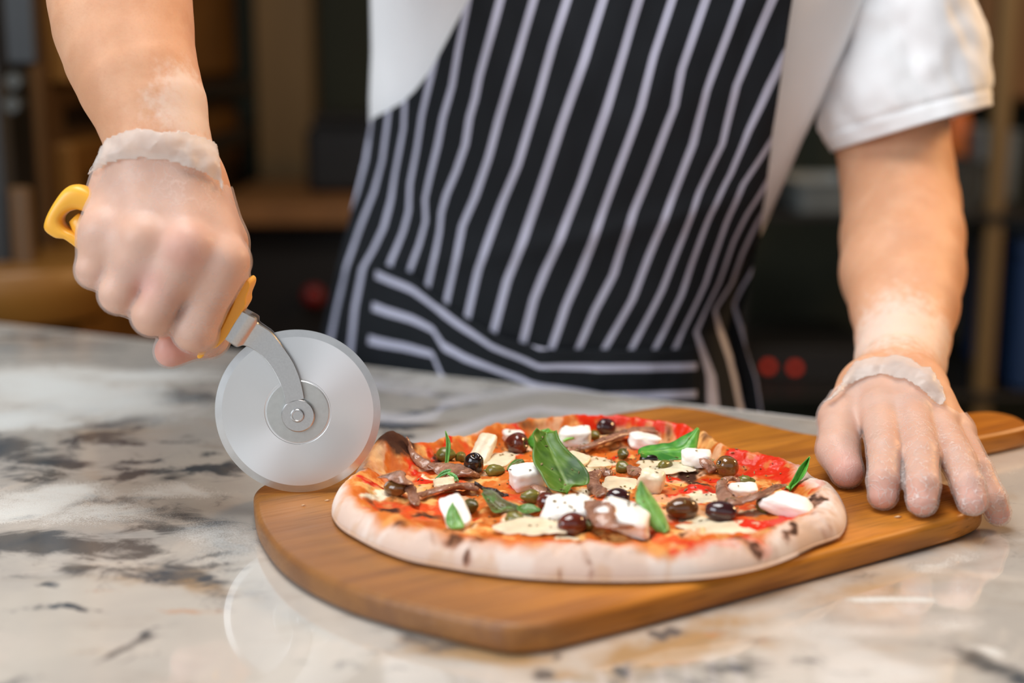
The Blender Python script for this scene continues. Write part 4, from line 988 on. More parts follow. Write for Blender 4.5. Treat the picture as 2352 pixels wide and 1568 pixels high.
# back of the hand
starts = {'index': NY(424, 420, .854, 82), 'middle': NY(392, 405, .849, 88), 'ring': NY(338, 408, .850, 88), 'pinky': NY(296, 432, .855, 76)}
for k in mc:
    A.cone(wr[0], starts[k][0], wr[1], starts[k][1], .007); A.cone(starts[k][0], mc[k][0], starts[k][1], mc[k][1]*1.02, .010)
A.cone(NY(280, 470, .860, 1)[0], mc['pinky'][0], .018, .0128, .010)
A.cone(NY(420, 420, .868, 1)[0], NY(500, 560, .855, 1)[0], .020, .017, .018)      # ball of the thumb
A.cone(NY(300, 470, .862, 1)[0], NY(440, 520, .856, 1)[0], .016, .017, .016)      # palm
Bf = SDF(lo, hi, .0016)
for k in ('pinky', 'ring', 'middle', 'index'):
    Bf.chain([mc[k], pip[k]], .0014); 
for k in ('pinky', 'ring', 'middle', 'index'):
    Bf.chain([pip[k], dip[k], tipf[k]], .0022)
Bf.chain([NY(505, 560, .862, 62), NY(520, 660, .868, 52), NY(462, 772, .864, 44), NY(392, 806, .848, 37)], .003)     # thumb
for (k1, k2) in (('pinky', 'ring'), ('ring', 'middle'), ('middle', 'index')):      # webs between the fingers
    for f_, rr_ in ((.0, .0120), (.22, .0112), (.40, .0096)):
        a1 = mc[k1][0]+(pip[k1][0]-mc[k1][0])*f_; a2 = mc[k2][0]+(pip[k2][0]-mc[k2][0])*f_; A.cone(a1, a2, rr_, rr_, .006)
A.merge(Bf, .006)
for k in ('middle', 'ring', 'index', 'pinky'):                # knuckle bumps
    c_, r_ = mc[k]; A.cone(c_+np.array([0, -.0035, .001]), c_+np.array([0, -.0035, .001]), r_*.80, r_*.80, .006)
VR, FR = nets(A.f, A.lo, A.h); VR = relax(VR, FR, 2, .45)
def crop(V, Fq, keep):
    kf = keep[Fq].all(1); Fq = Fq[kf]; used = np.unique(Fq); mp_ = np.full(len(V), -1); mp_[used] = np.arange(len(used)); return V[used], mp_[Fq]

# ---------------- left hand spread on the board (image right) and arm
l_arm = [NY(2064, 858, .972, 98), NY(2068, 830, .990, 101), NY(2074, 775, 1.02, 106), NY(2077, 700, 1.058, 122), NY(2072, 625, 1.10, 139), NY(2072, 545, 1.14, 138), NY(2069, 470, 1.172, 131), NY(2060, 400, 1.19, 128), NY(2046, 300, 1.20, 128), NY(2040, 100, 1.21, 130), NY(1990, -150, 1.22, 140), NY(1925, -420, 1.24, 170)]
lf = {'index': [NZ(2022, 950, .053, .0125), NZ(2032, 1038, .0445, .0098), NZ(2030, 1100, .034, .0087), NZ(2028, 1137, .0255, .0080)],
      'middle': [NZ(2090, 952, .054, .0128), NZ(2116, 1045, .0445, .0101), NZ(2119, 1112, .034, .0091), NZ(2118, 1150, .0258, .0085)],
      'ring': [NZ(2148, 968, .049, .0120), NZ(2197, 1052, .0415, .0096), NZ(2223, 1112, .033, .0088), NZ(2233, 1148, .0256, .0083)],
      'pinky': [NZ(2192, 992, .041, .0108), NZ(2246, 1080, .033, .0082), NZ(2279, 1145, .0205, .0074), NZ(2292, 1178, .0105, .0070)]}
lo, hi = box_of([*l_arm, *[q for v in lf.values() for q in v]], .07)
C = SDF(lo, hi, .0016); C.chain(l_arm, .004)
lw = NZ(2062, 866, .061, .026)
for k, s_ in (('index', (2010, 890)), ('middle', (2060, 884)), ('ring', (2100, 900)), ('pinky', (2120, 920))):
    st = NZ(*s_, .059, .0205 if k != 'pinky' else .0165); C.cone(lw[0], st[0], lw[1], st[1], .007); C.cone(st[0], lf[k][0][0], st[1], lf[k][0][1], .010)
C.cone(NZ(2010, 940, .040, 1)[0], NZ(2140, 975, .036, 1)[0], .013, .012, .014)
C.cone(NZ(2105, 905, .050, 1)[0], NZ(2180, 985, .036, 1)[0], .014, .0115, .010)
D = SDF(lo, hi, .0016)
for k in ('index', 'middle', 'ring', 'pinky'): D.chain(lf[k], .0025)
D.chain([NZ(1985, 905, .055, .019), NZ(1932, 962, .046, .0142), NZ(1924, 1032, .0355, .0122), NZ(1945, 1082, .0268, .0100)], .004)
C.merge(D, .0075)
VL, FL = nets(C.f, C.lo, C.h); VL = relax(VL, FL, 2, .45)

# ---------------- torso: rows of the outline in the picture, given real depth
ty = [-520, -420, -250, 0, 120, 230, 320, 400, 520, 640, 760, 950, 1300, 1700]
tl = [1180, 900, 860, 850, 852, 848, 850, 842, 822, 800, 780, 772, 756, 756]
tr_ = [1620, 1960, 2010, 1985, 1940, 1890, 1845, 1812, 1757, 1698, 1668, 1710, 1725, 1725]
def tor(y):
    a, c = np.interp(y, ty, tl), np.interp(y, ty, tr_); return (a+c)/2, (c-a)/2
def tor_Y(x, y, b_=.125):
    m_, hw = tor(y); q = np.clip((x-m_)/hw, -1, 1); lean = np.interp(y, [-500, 0, 900], [-.07, -.04, 0])
    return 1.325-(x-1250)/1000*.15+lean-b_*np.sqrt(1-q*q*.999)
rows = np.linspace(-520, 1500, 90); m = 72; rings_ = []; rings_b = []
for y in rows:
    c_, hw = tor(y)
    for lst, gr, bk in ((rings_, 0, .10), (rings_b, -.010, .09)):
        ring_ = []
        for k in range(m):
            a = 2*math.pi*k/m; x = c_+(hw+gr*2000)*math.cos(a); base_ = tor_Y(c_+hw*math.cos(a), y, 0)
            bb = (.125 if math.sin(a) > 0 else bk)+gr
            ring_.append(PY(x, y, base_-math.sin(a)*bb))
        lst.append(ring_)
Vb_, Fb_ = loft(rings_b[::3])
mm, N, L, b = node_mat('skin')
tc = N('ShaderNodeTexCoord'); at = N('ShaderNodeAttribute'); at.attribute_name = 'blush'; sp = N('ShaderNodeSeparateColor'); L(at.outputs['Color'], sp.inputs[0])
c_ = mixc(mrange(nz(30, 4), .35, .65), S(219, 168, 134), S(209, 155, 120))
c_ = mixc(mrange(nz(900, 3), .5, .8, 0, .25), c_, S(190, 130, 100))
c_ = mixc(math_('MULTIPLY', sp.outputs[0], .6), c_, S(226, 130, 118)); 
c_ = mixc(math_('MULTIPLY', mrange(math_('ADD', sp.outputs[1], math_('SUBTRACT', nz(160, 6), .5)), .35, .9), .6), c_, S(238, 222, 210))     # flour on the wrists
L(c_, b.inputs['Base Color']); b.inputs['Roughness'].default_value = .55; b.inputs['Specular IOR Level'].default_value = .28
b.inputs['Subsurface Weight'].default_value = .35; b.inputs['Subsurface Radius'].default_value = (1, .35, .2); b.inputs['Subsurface Scale'].default_value = .006
bp = N('ShaderNodeBump'); bp.inputs['Strength'].default_value = .25; bp.inputs['Distance'].default_value = .0006; L(nz(500, 4), bp.inputs['Height']); L(bp.outputs[0], b.inputs['Normal'])
MAT['skin'] = mm
# fan caps of the hidden trunk into quads so that everything is one quad array
Fb_q = np.array([f for f in Fb_ if len(f) == 4]); Vb_ = np.asarray(Vb_)
Vall_ = np.vstack([VR, VL, Vb_]); Fall_ = np.vstack([FR, FL+len(VR), Fb_q+len(VR)+len(VL)])
bl_ = np.zeros((len(Vall_), 3))
for (c0_, r_) in [(v[-1][0], .012) for v in lf.values()]+[(PZ(1950, 1085, .027), .014), (PY(392, 812, .846), .018), (PY(425, 575, .81), .012), (PY(355, 650, .81), .012)]:
    bl_[:, 0] = np.maximum(bl_[:, 0], np.exp(-np.sum((Vall_-c0_)**2, 1)/r_**2))
for (c0_, r_) in [(PY(2060, 780, .98), .06), (PY(2150, 770, .99), .025), (PY(450, 250, .85), .035), (PY(430, 200, .85), .02)]:
    bl_[:, 1] = np.maximum(bl_[:, 1], np.exp(-np.sum((Vall_-c0_)**2, 1)/r_**2))
pb = PY(1290, 900, 1.33); person = empty('person', (pb[0], pb[1], 0), 'person in white shirt and striped apron leaning over the table, both hands gloved', 'person')
mesh('body', Vall_, Fall_, MAT['skin'], person, attrs={'blush': bl_})

# ---------------- gloves: thin clear vinyl following the hand, rolled cuff at the wrist
mm = bpy.data.materials.new('clear_vinyl'); mm.use_nodes = True; nt = mm.node_tree; N = nt.nodes.new; L = nt.links.new
for q in list(nt.nodes): nt.nodes.remove(q)
outn = N('ShaderNodeOutputMaterial'); tr1 = N('ShaderNodeBsdfTransparent'); tr1.inputs[0].default_value = (.97, .95, .94, 1)
pb1 = N('ShaderNodeBsdfPrincipled'); pb1.inputs['Base Color'].default_value = (*S(238, 230, 226), 1); pb1.inputs['Roughness'].default_value = .38
tc = N('ShaderNodeTexCoord'); at = N('ShaderNodeAttribute'); at.attribute_name = 'crease'
v1 = N('ShaderNodeTexVoronoi'); v1.feature = 'DISTANCE_TO_EDGE'; v1.inputs['Scale'].default_value = 150
ns = N('ShaderNodeTexNoise'); ns.inputs['Scale'].default_value = 60; ns.inputs['Detail'].default_value = 3; L(tc.outputs['Object'], ns.inputs[0])
vm = N('ShaderNodeVectorMath'); vm.operation = 'MULTIPLY_ADD'; L(ns.outputs['Color'], vm.inputs[0]); vm.inputs[1].default_value = (.03, .03, .03); L(tc.outputs['Object'], vm.inputs[2])
L(vm.outputs[0], v1.inputs['Vector'])
line = mrange(v1.outputs[0], .0, .06, 1, 0)
cr = math_('MULTIPLY', line, at.outputs['Fac'])
fac = math_('ADD', mrange(ns.outputs[0], .3, .7, .22, .30), math_('MULTIPLY', cr, .45), True)
mxs = N('ShaderNodeMixShader'); L(fac, mxs.inputs[0]); L(tr1.outputs[0], mxs.inputs[1]); L(pb1.outputs[0], mxs.inputs[2])
bp = N('ShaderNodeBump'); bp.inputs['Strength'].default_value = .5; bp.inputs['Distance'].default_value = .0012; L(math_('ADD', cr, math_('MULTIPLY', ns.outputs[0], .5)), bp.inputs['Height']); L(bp.outputs[0], pb1.inputs['Normal'])
L(mxs.outputs[0], outn.inputs[0]); MAT['vinyl'] = mm
MAT['vinyl_cuff'] = M('vinyl_cuff', S(232, 226, 220), .35, noise=(60, .06, (1, 1, 1)), bump=(110, .5, .002))
nt = MAT['vinyl_cuff'].node_tree; b = nt.nodes['Principled BSDF']; N = nt.nodes.new; L = nt.links.new
tr1 = N('ShaderNodeBsdfTransparent'); tl1 = N('ShaderNodeBsdfTranslucent'); tl1.inputs[0].default_value = (.8, .76, .72, 1); mx0 = N('ShaderNodeMixShader'); mx0.inputs[0].default_value = .3
L(b.outputs[0], mx0.inputs[1]); L(tl1.outputs[0], mx0.inputs[2]); mx1 = N('ShaderNodeMixShader'); mx1.inputs[0].default_value = .52; L(tr1.outputs[0], mx1.inputs[1]); L(mx0.outputs[0], mx1.inputs[2]); L(mx1.outputs[0], nt.nodes['Material Output'].inputs[0])
def project(V):
    d = V-CAMP; dep_ = d[:, 1]*CP-d[:, 2]*SP
    return np.stack([1176+F*d[:, 0]/dep_, 784-F*(d[:, 1]*SP+d[:, 2]*CP)/dep_], -1)
def glove(Sd, creases, topc, botc, wrist, label, seed):
    """vinyl skin just outside the hand up to the wrist line, plus a loose ruffled cuff between the lines topc and botc"""
    Vg, Fg = nets(Sd.f-.0013, Sd.lo, Sd.h); q = project(Vg); tc_, bc_ = np.array(topc, float), np.array(botc, float)
    Vg, Fg = crop(Vg, Fg, q[:, 1] > np.interp(q[:, 0], *bc_.T)-22); Vg = relax(Vg, Fg, 2, .45)
    cz = np.full(len(Vg), .0)
    for c0_, r_, a_ in creases: cz = np.maximum(cz, a_*np.exp(-np.sum((Vg-c0_)**2, 1)/r_**2))
    Vg = Vg+(.0005*cz*fbm(Vg, 220, 2, 77))[:, None]*np.array([.5, -.6, .6])
    o = mesh('glove', Vg, Fg, MAT['vinyl'], person, attrs={'crease': cz}); o['label'] = label
    i0, i1 = Sd._win(wrist, wrist, .085); sl = tuple(slice(i0[k], i1[k]) for k in range(3))
    X_, Y_, Z_ = np.meshgrid(*[Sd.ax[k][sl[k]] for k in range(3)], indexing='ij'); G = np.stack([X_, Y_, Z_], -1).reshape(-1, 3)
    qg = project(G); t0, t1 = np.interp(qg[:, 0], *tc_.T), np.interp(qg[:, 0], *bc_.T); w_ = np.clip((qg[:, 1]-t0)/(t1-t0), -.3, 1.2)
    off = .0022+.0018*np.sin(np.clip(w_, 0, 1)*np.pi)+.0016*(1-w_)+.0014*fbm(G, 60, 3, seed)+.0012*(1-np.abs(fbm(G, 100, 2, seed+4)))
    f2 = Sd.f[sl]-off.reshape(X_.shape).astype(np.float32)
    Vc, Fc_ = nets(f2, Sd.lo+i0*Sd.h, Sd.h); q = project(Vc); nz_ = fbm(Vc, 50, 3, seed+9)*6
    Vc, Fc_ = crop(Vc, Fc_, (q[:, 1] > np.interp(q[:, 0], *tc_.T)-6+nz_) & (q[:, 1] < np.interp(q[:, 0], *bc_.T)+6+nz_*.3)); Vc = relax(Vc, Fc_, 2, .5)
    cf_ = mesh('cuff', Vc, Fc_, MAT['vinyl_cuff'], o); sm = cf_.modifiers.new('t', 'SOLIDIFY'); sm.thickness = .0005; sm.offset = 0
    return o
glove(A, [(PY(420, 410, .83), .022, .25), (PY(470, 720, .81), .015, .12)],
      [(190, 430), (214, 380), (228, 345), (243, 322), (286, 300), (317, 292), (360, 300), (416, 301), (467, 314), (500, 332), (508, 380), (520, 470)],
      [(200, 400), (226, 388), (254, 372), (301, 363), (357, 365), (416, 377), (460, 392), (499, 414), (512, 440), (540, 450)], PY(365, 350, .858), 'clear vinyl glove over the fist on the cutter handle', 31)
glove(C, [(v[-1][0], .026, 1.) for v in lf.values()]+[(v[1][0], .018, .6) for v in lf.values()]+[(PZ(2150, 1000, .055), .03, .6), (PZ(1935, 1060, .04), .03, .4)],
      [(1860, 960), (1912, 915), (1935, 872), (1952, 842), (1966, 827), (1985, 820), (2016, 818), (2063, 815), (2090, 824), (2119, 843), (2145, 853), (2166, 892), (2180, 925), (2192, 1000)],
      [(1860, 930), (1916, 912), (1957, 877), (1985, 864), (2022, 857), (2075, 865), (2122, 897), (2157, 927), (2182, 955), (2200, 965)], PZ(2064, 870, .06), 'clear wrinkled vinyl glove over the hand spread on the board', 41)

# ---------------- shirt
MAT['shirt'] = M('white_cotton', S(240, 242, 245), .85, noise=(14, .03, (1, 1, 1)), bump=(420, .25, .0006))
sv = np.array(rings_); Vs_ = sv.reshape(-1, 3)
wv = fbm(Vs_*np.array([1, 1, .35]), 16, 3, 95)*.003; Vs_ = Vs_+np.stack([0*wv, -wv, 0*wv], -1)
mb = MB(); mb.add(*(Vs_, [tuple(f) for f in grid_faces(sv.shape[0], sv.shape[1], wrapm=True)]+[tuple(range(m)), tuple(range((len(rows)-1)*m, len(rows)*m))[::-1]]))
def sleeve(rows_, seed, fold=.004):
    K = smooth_path([np.concatenate([PY(*l, Y_), PY(*r, Y_), [bf]]) for l, r, Y_, bf in rows_], 60); rg_ = []
    a_ = np.linspace(0, 2*np.pi, 90, endpoint=False)
    for i in range(60):
        l3, r3, bf = K[i][:3], K[i][3:6], K[i][6]; c3 = (l3+r3)/2; ax = (r3-l3)/2
        p = c3+np.cos(a_)[:, None]*ax-np.sin(a_)[:, None]*np.array([0, bf, -.15*bf])
        dv = (p-c3); dv /= np.linalg.norm(dv, axis=1)[:, None]
        w_ = fbm(p*np.array([1, 1, .8])+np.array([0, 0, .6])*p[:, :1], 22, 3, seed)*fold*min(1, i/8)
        p = p+dv*w_[:, None]
        if i in (7, 8): p = p-dv*.0012          # stitched hem
        rg_.append(p)
    n0 = 60; inner = [g_-(g_-g_.mean(0))*.03 for g_ in rg_[:6]][::-1]; allr = inner+rg_
    return loft(allr, caps=False)
mb.add(*sleeve([((1913, 347), (2269, 246), 1.195, .068), ((1898, 300), (2262, 205), 1.197, .068), ((1884, 240), (2250, 150), 1.20, .070), ((1895, 150), (2234, 80), 1.205, .072), ((1930, 60), (2220, 10), 1.21, .075), ((1950, -60), (2208, -70), 1.215, .08), ((1930, -250), (2150, -260), 1.225, .09), ((1850, -460), (1990, -480), 1.24, .08)], 5, .007))
mb.add(*sleeve([((330, -300), (420, -470), 1.02, .07), ((430, -330), (500, -500), 1.05, .07), ((600, -360), (640, -560), 1.10, .075), ((780, -360), (800, -620), 1.16, .08), ((950, -330), (960, -600), 1.2, .09)], 6))
sh = mb.build('shirt', MAT['shirt'], person, sharp=180); sh['label'] = 'white short sleeved cotton shirt'

# ---------------- apron: sheet over the front of the trunk, striped cloth
def z7a(l): return [(x/1.6333+700, y/1.6333) for x, y in l]
AL = [(-140, 1120), (0, 1078), (60, 1045), (120, 1013), (170, 985), (210, 953), (235, 926), (255, 892), (266, 868), (276, 852), (400, 828), (560, 789), (750, 742), (820, 733), (960, 720), (1300, 700)]
AR = [(-140, 1838), (0, 1821), (130, 1800), (300, 1770), (420, 1757), (530, 1747), (650, 1722), (720, 1702), (800, 1713), (870, 1737), (950, 1750), (1300, 1765)]
stripes = [[(315, 440), (295, 600), (262, 720), (210, 850), (160, 1000), (120, 1160), (90, 1300)], [(375, 390), (372, 480), (340, 650), (325, 750), (300, 850), (262, 930), (220, 1000), (190, 1150), (175, 1300)],
    [(475, 290), (440, 430), (420, 560), (395, 690), (392, 790), (370, 870), (325, 980), (290, 1150)], [(600, 60), (575, 190), (555, 320), (520, 440), (500, 540), (470, 660), (450, 750), (455, 830), (430, 920), (400, 1000)],
    [(735, 0), (700, 130), (655, 290), (640, 370), (620, 440), (605, 540), (570, 640), (530, 730), (510, 800), (505, 870), (490, 950), (460, 1080)], [(860, 0), (790, 240), (730, 440), (690, 590), (640, 740), (590, 850), (570, 960), (530, 1140)],
    [(985, 0), (930, 170), (870, 390), (800, 620), (740, 760), (690, 900), (650, 1010), (610, 1190)], [(1120, 0), (1050, 220), (960, 470), (880, 720), (820, 900), (760, 1050), (710, 1240)],
    [(1255, 0), (1200, 190), (1130, 420), (1050, 660), (960, 890), (900, 1020), (860, 1120), (820, 1280)], [(1380, 0), (1310, 210), (1260, 400), (1180, 620), (1110, 820), (1040, 1010), (980, 1150), (930, 1300)],
    [(1505, 0), (1415, 260), (1390, 400), (1310, 600), (1230, 800), (1160, 1030), (1090, 1160), (1030, 1300)], [(1635, 0), (1510, 340), (1460, 540), (1380, 740), (1290, 960), (1230, 1120), (1130, 1300)],
    [(1752, 0), (1620, 320), (1570, 540), (1480, 720), (1420, 880), (1340, 1080), (1230, 1300)], [(1860, 100), (1740, 320), (1660, 490), (1600, 650), (1520, 800), (1450, 980), (1410, 1100), (1320, 1290)],
    [(1735, 540), (1640, 690), (1580, 840), (1500, 1060), (1390, 1290)], [(1740, 660), (1660, 800), (1610, 900), (1550, 1060), (1460, 1240), (1530, 1410), (1545, 1560)], [(1760, 720), (1690, 850), (1640, 950), (1600, 1060), (1530, 1160), (1590, 1340), (1640, 1560)], [(1800, 760), (1740, 880), (1690, 1000), (1640, 1080), (1610, 1140), (1640, 1230), (1700, 1420), (1720, 1560)]]
SX = []
for st in stripes:
    q = np.array(z7a(st)); o2 = np.argsort(q[:, 1]); q = q[o2]
    top_s = (q[1, 0]-q[0, 0])/(q[1, 1]-q[0, 1]); bot_s = (q[-1, 0]-q[-2, 0])/(q[-1, 1]-q[-2, 1])
    q = np.vstack([[q[0, 0]+top_s*(-600-q[0, 1]), -600], q, [q[-1, 0]+bot_s*(1700-q[-1, 1]), 1700]]); SX.append(q)
def stripe_u(x, y):
    xs_ = np.array([np.interp(y, q[:, 1], q[:, 0]) for q in SX])
    for k in range(1, len(xs_)): xs_[k] = max(xs_[k], xs_[k-1]+16)
    xs_ = np.concatenate([[xs_[0]-80, xs_[0]-40], xs_, [xs_[-1]+30, xs_[-1]+60]]); return np.interp(x, xs_, np.arange(len(xs_))-2)
nr, nc = 220, 150; yy = np.linspace(-140, 1300, nr); V = []; UU = []
for y in yy:
    a, c = np.interp(y, *np.array(AL).T), np.interp(y, *np.array(AR).T)
    xs_ = np.linspace(a, c, nc); us_ = stripe_u(xs_, y)
    for k, x in enumerate(xs_):
        V.append(PY(x, y, tor_Y(x, y)-.016)); UU.append(us_[k])
V = np.array(V); wv = fbm(V*np.array([1, 1, .5]), 14, 3, 95)*.006+.004*np.exp(-((V[:, 2]-(T+.13)-.25*(V[:, 0]-.05))/.012)**2); V[:, 1] -= wv
def stripe_mat(name, wd):
    mm, N_, L_, b = node_mat(name); global N, L
    N, L = N_, L_
    at = N('ShaderNodeAttribute'); at.attribute_name = 'weave'; fr = math_('FRACT', math_('ADD', at.outputs['Fac'], .5), 0); dd = math_('ABSOLUTE', math_('SUBTRACT', fr, .5), 0)
    f = mrange(dd, wd-.012, wd+.012, 1, 0); L(mixc(f, S(24, 28, 33), S(182, 184, 204)), b.inputs['Base Color']); b.inputs['Roughness'].default_value = .85
    b.inputs['Specular IOR Level'].default_value = .25
    return mm
MAT['stripe'] = stripe_mat('striped_cotton', .125)
ap = mesh('apron', V, grid_faces(nr, nc), MAT['stripe'], person, attrs={'weave': np.array(UU)}); ap['label'] = 'black apron with white pinstripes'
sm = ap.modifiers.new('cloth', 'SOLIDIFY'); sm.thickness = .0012; sm.offset = 0
# pocket panel with stripes running across
H1 = z7a([(180, 985), (280, 1030), (400, 1090), (480, 1150), (560, 1210), (700, 1300), (880, 1375), (1100, 1380), (1480, 1372), (1520, 1372)])
H2 = z7a([(180, 1115), (240, 1140), (400, 1200), (480, 1240), (520, 1300), (600, 1345), (850, 1440), (1120, 1490), (1480, 1478), (1520, 1478)])
TOPP = z7a([(180, 930), (290, 985), (400, 1025), (470, 1095), (540, 1155), (620, 1205), (720, 1255), (830, 1292), (930, 1312), (1200, 1312), (1400, 1306), (1440, 1296), (1520, 1290)])
h1, h2, tp = np.array(H1), np.array(H2), np.array(TOPP); V = []; UU = []; nc2, nr2 = 120, 60
for i in range(nr2):
    for j in range(nc2):
        f = j/(nc2-1); v_f = i/(nr2-1); lx = 868-60*v_f; x = lx+(1600-lx)*f
        y0 = np.interp(x, *tp.T); y = y0+(1150-y0)*v_f; a, c = np.interp(x, *h1.T), np.interp(x, *h2.T)
        V.append(PY(x, y, tor_Y(x, y)-.0205)); UU.append((y-a)/(c-a)+5)
V = np.array(V); wv = fbm(V*np.array([1, 1, .5]), 14, 3, 95)*.006+.004*np.exp(-((V[:, 2]-(T+.13)-.25*(V[:, 0]-.05))/.012)**2); V[:, 1] -= wv
MAT['stripe2'] = stripe_mat('striped_cotton_crosswise', .135)
pk = mesh('pocket', V, grid_faces(nr2, nc2), MAT['stripe2'], ap, attrs={'weave': np.array(UU)}); sm = pk.modifiers.new('cloth', 'SOLIDIFY'); sm.thickness = .0012; sm.offset = 0
# trousers and shoes behind the counter
MAT['trousers'] = M('black_trousers', S(26, 26, 30), .85, noise=(10, .1, (1, 1, 1))); MAT['shoe'] = M('black_shoe', S(20, 20, 22), .4, noise=(10, .1, (1, 1, 1)))
mb = MB(); hipc = PY(1250, 1180, 1.33)
for sx_ in (-.085, .085):
    rg_ = []
    for z, r1, r2, dy in ((.80, .088, .10, 0), (.60, .082, .09, 0), (.45, .066, .072, .01), (.25, .060, .066, .02), (.06, .058, .062, .02)):
        a = np.linspace(0, 2*np.pi, 24, endpoint=False); rg_.append(np.stack([hipc[0]+sx_+r1*np.cos(a), hipc[1]+.03+dy+r2*np.sin(a), np.full(24, z)], -1))
    mb.add(*loft(rg_))
trz = mb.build('trousers', MAT['trousers'], person, sharp=180)
for sx_ in (-.085, .085):
    rg_ = []
    for z, k in ((.001, .96), (.02, 1.), (.05, .9), (.08, .6), (.095, .3)):
        a = np.linspace(0, 2*np.pi, 24, endpoint=False); rg_.append(np.stack([hipc[0]+sx_+.048*k*np.cos(a), hipc[1]-.01+(.13*k)*np.sin(a)+.05*(1-k), np.full(24, z)], -1))
    V, Fc = loft(rg_); mesh('shoe', V, Fc, MAT['shoe'], person)
# ================================================================== kitchen behind the cook
MAT['bronze'] = M('bronze_enamel', S(118, 80, 30), .42, noise=(5, .25, (1, 1, 1)))
MAT['bronze_dark'] = M('dark_bronze', S(78, 54, 26), .5, noise=(5, .25, (1, 1, 1)))
MAT['black_metal'] = M('black_metal', S(18, 16, 15), .5, noise=(8, .2, (1, 1, 1)))
MAT['navy_metal'] = M('blued_steel', S(15, 17, 20), .45, noise=(8, .2, (1, 1, 1)))
MAT['dull_steel'] = M('dull_steel', S(112, 118, 118), .45, metal=.4, noise=(12, .1, (1, 1, 1)))
MAT['dark_steel'] = M('dark_steel', S(62, 62, 58), .45, metal=.4, noise=(12, .1, (1, 1, 1)))
MAT['wood_dark'] = M('dark_stained_wood', S(120, 80, 38), .55, noise=(10, .25, (1, 1, .15)))
MAT['olive_wood'] = M('olive_brown_wood', S(112, 88, 50), .6, noise=(10, .2, (1, 1, .15)))
MAT['orange'] = M('orange_plastic', S(196, 96, 20), .4, noise=(20, .08, (1, 1, 1)))
MAT['blue'] = M('blue_plastic', S(18, 46, 84), .5, noise=(20, .1, (1, 1, 1)))
MAT['led'] = M('red_lamp_lens', S(190, 40, 20), .3, emit=(S(255, 60, 24), .55))
MAT['red_knob'] = M('red_plastic', S(110, 10, 10), .4, noise=(20, .08, (1, 1, 1)))
def pb_(px0, py0, px1, py1, Y, dep, bev=.004, mb=None):
    """box whose front face spans the given picture rectangle at distance Y"""
    a, c = PY(px0, py1, Y), PY(px1, py0, Y); mb = mb or MB()
    return mb.box(((a[0]+c[0])/2, Y+dep/2, (a[2]+c[2])/2), (c[0]-a[0], dep, c[2]-a[2]), bev=bev)
# long deck oven on the left, its front running away from the camera
XO = -.615
ov_ = empty('deck_oven', (XO-.3, 2.6, 0), 'large brown deck oven with dark handle bars at the left behind the fist', 'oven')
MB().box((XO-.35, 2.62, 1.1), (.66, 1.36, 2.2), bev=.01).build('body', MAT['bronze_dark'], ov_)
for (y0, y1, z0, z1, mt) in ((1.99, 3.20, 1.135, 1.62, 'bronze'), (1.99, 3.20, .62, 1.055, 'bronze'), (1.99, 3.20, .12, .56, 'bronze_dark'), (1.99, 3.20, 1.66, 2.1, 'bronze')):
    dr = MB().box((XO-.01, (y0+y1)/2, (z0+z1)/2), (.03, y1-y0, z1-z0), bev=.006).build('door', MAT[mt], ov_)
    if z1 < 2:
        mb = MB(); hz = z0-.030 if z0 > 1.1 else z1-.05
        mb.box((XO+.035, (y0+y1)/2, hz), (.024, (y1-y0)*.94, .030), bev=.006)
        for q in (.12, .5, .88): mb.box((XO+.012, y0+(y1-y0)*q, hz), (.04, .03, .02), bev=.003)
        mb.build('handle_bar', MAT['black_metal'], dr)
    if z0 > 1.1 and z1 < 2:
        MB().box((XO+.008, 2.62, (z0+z1)/2+.03), (.012, .62, .20), bev=.003).build('viewing_window', MAT['black_metal'], dr)
# control column nearest to us with two knobs and a bowed drip tray under it
cx, cy = -.68, 1.78
mb = MB().box((cx-.10, cy+.05, 1.1), (.31, .10, 2.2), bev=.01); col_o = mb.build('control_column', MAT['black_metal'], ov_)
pb_(12, -200, 64, 150, cy-.012, .014, mb=None).build('side_strip', MAT['navy_metal'], col_o)
pb_(28, 430, 68, 620, cy-.012, .014).build('reflection_strip', M('amber_reflection', S(84, 54, 12), .5, noise=(8, .1, (1, 1, 1))), col_o)  # amber reflection on the column, painted as a coloured strip
for (px, py) in ((42, 186), (38, 240)):
    c_ = PY(px, py, cy-.004); a = np.linspace(0, 2*np.pi, 24, endpoint=False); rg_ = []
    for (r_, dy) in ((.012, 0), (.012, -.012), (.009, -.018), (.001, -.018)): rg_.append(np.stack([c_[0]+r_*np.cos(a), np.full(24, c_[1]+dy), c_[2]+r_*np.sin(a)], -1))
    mesh('knob', *loft(rg_), MAT['dark_steel'], ov_, sharp=40)
rg_ = []; tc_ = PY(60, 690, 1.70)
for (z, k) in ((-.040, .80), (-.030, .93), (0, 1.), (.030, 1.0), (.036, .97)):
    a = np.linspace(0, 2*np.pi, 48, endpoint=False); rg_.append(np.stack([tc_[0]-.05+.135*k*np.cos(a), 1.80+.13*k*np.sin(a), np.full(48, tc_[2]+z)], -1))
rb_ = mesh('bowed_tray', *loft(rg_), MAT['bronze'], ov_, sharp=40)
# pillar at the far end
pl = pb_(626, -900, 688, 1250, 3.18, .10).build('trim_1', MAT['olive_wood']); pl['kind'] = 'structure'
